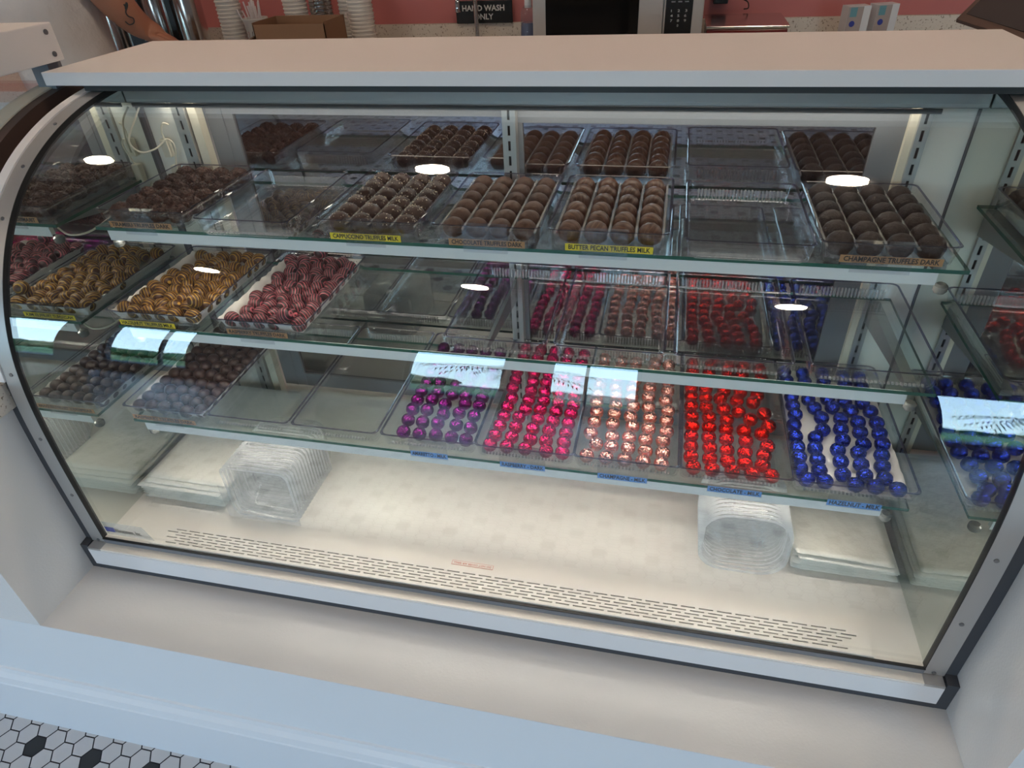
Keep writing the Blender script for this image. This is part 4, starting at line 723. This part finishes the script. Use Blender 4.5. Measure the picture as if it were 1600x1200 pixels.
# paper cups
cupm = MB().lathe([(0.0285, 0.0), (0.029, 0.004), (0.0425, 0.105), (0.045, 0.107), (0.045, 0.111), (0.0425, 0.112), (0.0405, 0.108), (0.027, 0.006)], (0, 0, 0), 28).build('paper_cup', 'paper_cup')
def cups(x, y, n, where, first):
    for k in range(n):
        lab = 'white paper cup, %s up in the stack %s' % (ORD[k], where)
        if first and k == 0: o = cupm; o.location = (x, y, CZ + 0.0003); o['label'] = lab
        else: o = dup(cupm, (x + random.uniform(-.001, .001), y, CZ + 0.0003 + k * 0.0128), (0, 0, 0), lab)
        tag(o, None, 'paper cup', 'paper cups stacked ' + where)
cups(-0.655, 1.86, 16, 'beside the steel dispensers', True); cups(-0.435, 1.95, 17, 'behind the straw cup', False); cups(-0.245, 2.02, 17, 'behind the brown box', False); cups(-0.135, 1.86, 16, 'right of the brown box', False)
cupm2 = MB().lathe([(0.028, 0.0), (0.029, 0.004), (0.042, 0.105), (0.044, 0.107), (0.044, 0.111), (0.0415, 0.112), (0.040, 0.108), (0.027, 0.006)], (0, 0, 0), 28).build('steel_cup', 'steel')
for k in range(14):
    o = cupm2 if k == 0 else dup(cupm2, None); o.location = (-0.345, 1.98, CZ + 0.0003 + k * 0.0128); tag(o, 'shiny steel cup, %s up in the stack between the paper cups' % ORD[k], 'cup', 'steel cups between the paper cups')
def strawcup(x, y, z, lab, sd):
    s_ = empty('straw_cup', (x, y, z), lab, 'paper cup'); MB().lathe([(0.030, 0.0), (0.031, 0.003), (0.044, 0.105), (0.046, 0.107), (0.046, 0.111), (0.043, 0.111), (0.0295, 0.005)], (x, y, z), 28).build('cup', 'paper_cup', s_)
    for k in range(6):
        m = MB(); a0 = -2.6 + 0.42 * k
        for w in range(2):
            vs = []
            for q in range(4):
                h = 0.035 + 0.012 * q + 0.02 * w * 0; a = a0 + 0.07 * q; r = 0.0318 + (0.044 - 0.0318) * h / 0.105 + 0.0004
                for e in (0, 0.055): vs.append((x + r * cos(a + e), y + r * sin(a + e), z + h))
            m.add(vs, [(2 * q, 2 * q + 1, 2 * q + 3, 2 * q + 2) for q in range(3)])
        m.build('printed_word', 'ink_red' if k % 2 else 'ink', s_, fix=False)
    rnd = random.Random(sd)
    for k in range(16):
        a = rnd.uniform(0, 6.28); r = rnd.uniform(0.0, 0.018); l = rnd.uniform(0.135, 0.16); tx = rnd.gauss(0, 0.16); ty = rnd.gauss(0, 0.12)
        p = Vector((x + r * cos(a), y + r * sin(a), z + 0.01)); d = Vector((tx, ty, 1)).normalized(); e = p + d * l
        so_ = MB().tube([p, e], 0.0028, 6).build('wrapped_straw', 'straw'); tag(so_, 'white wrapped straw standing in the ' + ('printed cup beside the brown box' if sd == 1 else 'cup behind the brown box'), 'straw', 'wrapped straws in the ' + ('printed cup' if sd == 1 else 'cup behind the brown box'))
strawcup(-0.545, 1.84, CZ + 0.085, 'white paper cup printed with red and black words, holding straws', 1)
tag(MB().box(-0.62, -0.47, 1.77, 1.91, CZ, CZ + 0.0848).build('cup_riser', 'cardboard'), 'low brown carton under the printed straw cup', 'cardboard box')
strawcup(-0.185, 1.96, CZ + 0.05, 'plain white paper cup holding straws behind the brown box', 2)
tag(MB().box(-0.235, -0.12, 1.915, 2.0, CZ, CZ + 0.0498).build('cup_riser', 'cardboard') , 'low brown carton under the straw cup behind the open box', 'cardboard box')
bx = empty('cardboard_box', (-0.33, 1.62, CZ), 'open brown cardboard box on the back counter', 'cardboard box')
A0, A1, B0, B1, BZ0, BZ1 = -0.415, -0.155, 1.600, 1.760, CZ, 0.650
m = MB(); t_ = 0.003
m.box(A0, A1, B0, B0 + t_, BZ0, BZ1 - 0.006); m.box(A0, A1, B1 - t_, B1, BZ0, BZ1); m.box(A0, A0 + t_, B0, B1, BZ0, BZ1); m.box(A1 - t_, A1, B0, B1, BZ0, BZ1); m.box(A0, A1, B0, B1, BZ0, BZ0 + t_)
m.build('walls', 'cardboard', bx); m2 = MB().box(A0 + 0.07, A1 - 0.06, B0 + 0.02, B1 - 0.03, BZ0 + 0.004, BZ1 - 0.03); m2.build('inner_flap', 'cardboard', bx)
fl = MB().add([(A0 - 0.13, B0 + 0.02, 0.560), (A0 - 0.001, B0 + 0.0, 0.612), (A0 - 0.001, B1, 0.612), (A0 - 0.13, B1, 0.560), (A0 - 0.13, B0 + 0.02, 0.557), (A0 - 0.001, B0, 0.609), (A0 - 0.001, B1, 0.609), (A0 - 0.13, B1, 0.557)], [(0, 1, 2, 3), (7, 6, 5, 4), (0, 4, 5, 1), (1, 5, 6, 2), (2, 6, 7, 3), (3, 7, 4, 0)]); fl.build('side_flap', 'cardboard', bx)
# steel dispensers
for k, (x, y) in enumerate(((-1.165, 1.86), (-1.010, 1.90), (-0.845, 1.86))):
    u = empty('steel_dispenser', (x, y, CZ), 'tall polished steel drink dispenser, %s of the three' % ['left', 'middle', 'right'][k], 'drink dispenser', 'steel drink dispensers')
    MB().lathe([(0.066, 0), (0.068, 0.01), (0.068, 0.30), (0.060, 0.33), (0.045, 0.34)], (x, y, CZ), 36).build('body', 'steel', u); MB().lathe([(0.046, 0.34), (0.050, 0.35), (0.045, 0.375), (0.02, 0.38)], (x, y, CZ), 24).build('lid', 'black_plastic', u)
    MB().box(x - 0.012, x + 0.012, y - 0.085, y - 0.066, CZ + 0.05, CZ + 0.30).build('handle_strip', 'black_plastic', u)
cd = MB().box(-0.98, -0.855, 1.70, 1.715, CZ, 0.612).build('menu_card', 'black_plastic'); tag(cd, 'small black card with faint writing in front of the steel dispensers', 'card')
lettering('llllb', 0.014, (-0.915, 1.699, 0.590), (radians(90), 0, 0), 'ink_white', cd, 'writing')
# tablet on stand at the right end
mo = empty('tablet_terminal', (1.62, 0.62, 0.42), 'dark tablet terminal tilted on a stand at the right end of the case', 'tablet')
A = Vector((1.455, 0.80, 0.735)); U = (Vector((1.530, 0.700, 0.716)) - A).normalized() * 0.26; V = Vector((0.055, 0.060, 0.040)).normalized() * 0.18; N_ = U.cross(V).normalized() * 0.006
def slab(a, u, v, n_): return MB().add([a, a + u, a + u + v, a + v, a + n_, a + u + n_, a + u + v + n_, a + v + n_], [(0, 3, 2, 1), (4, 5, 6, 7), (0, 1, 5, 4), (1, 2, 6, 5), (2, 3, 7, 6), (3, 0, 4, 7)])
slab(A, U, V, N_).build('housing', 'brown_trim', mo); sg_ = N_.normalized() if N_.z > 0 else -N_.normalized()
top = A + (N_ if N_.z > 0 else Vector((0, 0, 0)))
slab(top + U * 0.03 + V * 0.10 + sg_ * 0.0001, U * 0.94, V * 0.86, sg_ * 0.0008).build('screen', 'screen', mo)
q = A + U * 0.55 + V * 0.5
MB().tube([q - Vector((0, 0, 0.002)), Vector((q.x + 0.02, q.y + 0.03, 0.60)), Vector((q.x + 0.02, q.y + 0.03, 0.352))], 0.012, 12).build('stand', 'black_plastic', mo); MB().box(q.x - 0.05, q.x + 0.09, 0.655, 0.80, 0.342, 0.352, 0, 0.002).build('foot', 'black_plastic', mo)
pc = empty('side_counter', (1.85, 0.75, FL), 'plain white side counter under the tablet stand', 'counter'); MB().box(1.50, 2.10, 0.605, 0.95, FL, 0.3415).build('cabinet', 'white_laminate', pc)

# ---------------------------------------------------------------- person behind the case
def skin(name, chains, m, parent, sub=2):
    """chains: list of [(x,y,z,r)...]; a chain that starts on an earlier vertex joins it"""
    bm = bmesh.new(); L = bm.verts.layers.skin.verify(); seen = {}
    first = True
    for ch in chains:
        prev = None
        for x, y, z, r in ch:
            k = (round(x, 4), round(y, 4), round(z, 4))
            if k in seen: v = seen[k]
            else:
                v = bm.verts.new((x, y, z)); rr = r if isinstance(r, tuple) else (r, r); v[L].radius = rr; v[L].use_root = first; first = False; seen[k] = v
            if prev is not None and not bm.edges.get((prev, v)): bm.edges.new((prev, v))
            prev = v
    o0 = wpos(parent)
    for v in bm.verts: v.co -= o0
    me = bpy.data.meshes.new(name); bm.to_mesh(me); bm.free(); me.materials.append(MT[m]); o = bpy.data.objects.new(name, me); COL.objects.link(o); o.parent = parent; ORG[o.name] = o0
    s_ = o.modifiers.new('skin', 'SKIN'); s_.use_smooth_shade = True; o.modifiers.new('sub', 'SUBSURF').levels = sub; o.modifiers['sub'].render_levels = sub
    return o
pr = empty('person', (-0.905, 1.30, FL), 'person in white t-shirt behind the case, tattooed forearm reaching down to the back counter', 'person')
cx, cyy = -0.905, 1.30
hand = Vector((-0.665, 1.455, 0.640))
ch = [[(cx, cyy, 0.48, 0.13), (cx, cyy, 0.66, 0.115), (cx, cyy, 0.84, 0.13), (cx, cyy, 0.97, 0.10), (cx, cyy - 0.01, 1.045, 0.052), (cx, cyy - 0.03, 1.12, 0.075), (cx, cyy - 0.035, 1.22, 0.085)],
      [(cx, cyy, 0.97, 0.10), (cx + 0.145, cyy, 0.965, 0.058), (cx + 0.185, cyy - 0.01, 0.90, 0.055), (-0.725, 1.30, 0.822, 0.050), (-0.700, 1.35, 0.745, 0.058), (-0.690, 1.40, 0.668, 0.040), (-0.675, 1.425, 0.645, 0.036)],
      [(cx, cyy, 0.97, 0.10), (cx - 0.145, cyy, 0.965, 0.058), (cx - 0.20, cyy - 0.03, 0.85, 0.047), (cx - 0.215, cyy - 0.06, 0.72, 0.042), (cx - 0.19, cyy - 0.13, 0.62, 0.036), (cx - 0.15, cyy - 0.21, 0.56, 0.028), (cx - 0.13, cyy - 0.25, 0.545, 0.030)],
      [(cx, cyy, 0.48, 0.13), (cx + 0.09, cyy, 0.40, 0.085), (cx + 0.10, cyy - 0.01, 0.02, 0.058), (cx + 0.10, cyy + 0.02, -0.37, 0.040), (cx + 0.10, cyy - 0.12, -0.41, 0.035)],
      [(cx, cyy, 0.48, 0.13), (cx - 0.09, cyy, 0.40, 0.085), (cx - 0.10, cyy - 0.01, 0.02, 0.058), (cx - 0.10, cyy + 0.02, -0.37, 0.040), (cx - 0.10, cyy - 0.12, -0.41, 0.035)]]
def fingers(base, fwd, side, up, s=1.0):
    r = []
    for k, (o_, l) in enumerate(((-0.030, 0.066), (-0.010, 0.074), (0.010, 0.070), (0.029, 0.056))):
        b = base + side * o_ * s; p1 = base + fwd * 0.045 + side * o_; p2 = p1 + fwd * l * 0.4 - up * 0.006; p3 = p2 + fwd * l * 0.32 - up * 0.012; p4 = p3 + fwd * l * 0.25 - up * 0.016
        r.append([(*base, 0.030), (*p1, 0.0115), (*p2, 0.0095), (*p3, 0.0085), (*p4, 0.0075)])
    t1 = base - side * 0.034 + fwd * 0.004; t2 = t1 - side * 0.018 + fwd * 0.026; t3 = t2 + fwd * 0.026 - up * 0.008
    r.append([(*base, 0.030), (*t1, 0.013), (*t2, 0.011), (*t3, 0.009)]); return r
fw_ = Vector((0.80, 0.50, -0.30)).normalized(); sd_ = fw_.cross(Vector((0, 0, 1))).normalized(); up_ = sd_.cross(fw_).normalized()
ch += fingers(Vector((-0.675, 1.425, 0.645)), fw_, -sd_, up_)
f2 = Vector((0.45, -0.80, -0.25)).normalized(); s2 = f2.cross(Vector((0, 0, 1))).normalized(); u2 = s2.cross(f2).normalized()
ch += fingers(Vector((cx - 0.13, cyy - 0.25, 0.545)), f2, s2, u2)
skin('body', ch, 'skin', pr)
skin('t_shirt', [[(cx, cyy, 0.42, (0.165, 0.15)), (cx, cyy, 0.60, (0.160, 0.15)), (cx, cyy, 0.78, (0.155, 0.15)), (cx, cyy, 0.95, 0.125), (cx, cyy, 1.01, 0.07)],
                 [(cx, cyy, 0.95, 0.125), (cx + 0.145, cyy, 0.965, 0.076), (cx + 0.192, cyy - 0.02, 0.87, 0.068)],
                 [(cx, cyy, 0.95, 0.125), (cx - 0.145, cyy, 0.965, 0.076), (cx - 0.197, cyy - 0.03, 0.86, 0.068)]], 'shirt', pr)
skin('trousers', [[(cx, cyy, 0.50, 0.145), (cx + 0.09, cyy, 0.38, 0.105), (cx + 0.10, cyy - 0.01, 0.02, 0.078), (cx + 0.10, cyy + 0.02, -0.34, 0.06)], [(cx, cyy, 0.50, 0.145), (cx - 0.09, cyy, 0.38, 0.105), (cx - 0.10, cyy - 0.01, 0.02, 0.078), (cx - 0.10, cyy + 0.02, -0.34, 0.06)]], 'trousers', pr)
hd = Vector((cx, cyy - 0.035, 1.17))
bmh = uvball(0.112, 3, 1.15, 0.02, False, 3, 'hair', 'hair'); ho = bpy.data.objects.new('hair', bmh); COL.objects.link(ho); ho.parent = pr; ho.location = hd + Vector((0, 0.022, 0.035)) - wpos(pr)
fc_ = MB()
for s_ in (-1, 1): fc_.lathe([(0.001, -0.010), (0.008, -0.007), (0.010, 0), (0.001, 0.006)], (hd.x + s_ * 0.032, hd.y - 0.092, hd.z + 0.012), 12, axis='y')
fc_.build('eyes', 'white_laminate', pr)
MB().tube([hd + Vector((0, -0.085, 0.03)), hd + Vector((0, -0.105, 0.0)), hd + Vector((0, -0.112, -0.018)), hd + Vector((0, -0.09, -0.026))], [0.007, 0.010, 0.014, 0.008], 10).build('nose', 'skin', pr)
MB().tube([hd + Vector((-0.024, -0.082, -0.052)), hd + Vector((0, -0.094, -0.054)), hd + Vector((0.024, -0.082, -0.052))], 0.005, 8).build('mouth', 'ink_red', pr)
for s_ in (-1, 1): MB().lathe([(0.005, -0.006), (0.022, -0.004), (0.024, 0.003), (0.006, 0.006)], (hd.x + s_ * 0.088, hd.y, hd.z), 12, axis='x').build('ear', 'skin', pr)
# tattoo lines on the forearm
fa, fb = Vector((-0.725, 1.30, 0.822)), Vector((-0.690, 1.40, 0.668)); cv = Vector((0.98385, -0.66505, 0.94726))
def onarm(t, s_):
    p = fa.lerp(fb, t); d = (cv - p).normalized(); ax = (fb - fa).normalized(); n_ = (d - ax * d.dot(ax)).normalized(); sdv = ax.cross(n_); r = 0.060 * (1 - t) + 0.050 * t
    return p + (n_ * cos(s_) + sdv * sin(s_)) * r
tt = MB(); tt.tube(sm([onarm(*q) for q in ((0.50, -0.32), (0.56, -0.28), (0.60, -0.08), (0.66, -0.04), (0.73, -0.16), (0.78, 0.0), (0.76, 0.26), (0.69, 0.30))]), 0.0017, 6)
tt.tube(sm([onarm(*q) for q in ((0.52, -0.52), (0.53, -0.36), (0.57, -0.22), (0.55, -0.42), (0.52, -0.52))]), 0.0024, 6); tt.build('tattoo', 'tattoo', pr)

# stand everything on the shop floor
for o in list(SC.objects):
    if o.parent is None and o.type in ('MESH', 'EMPTY'): o.location.z += Z0
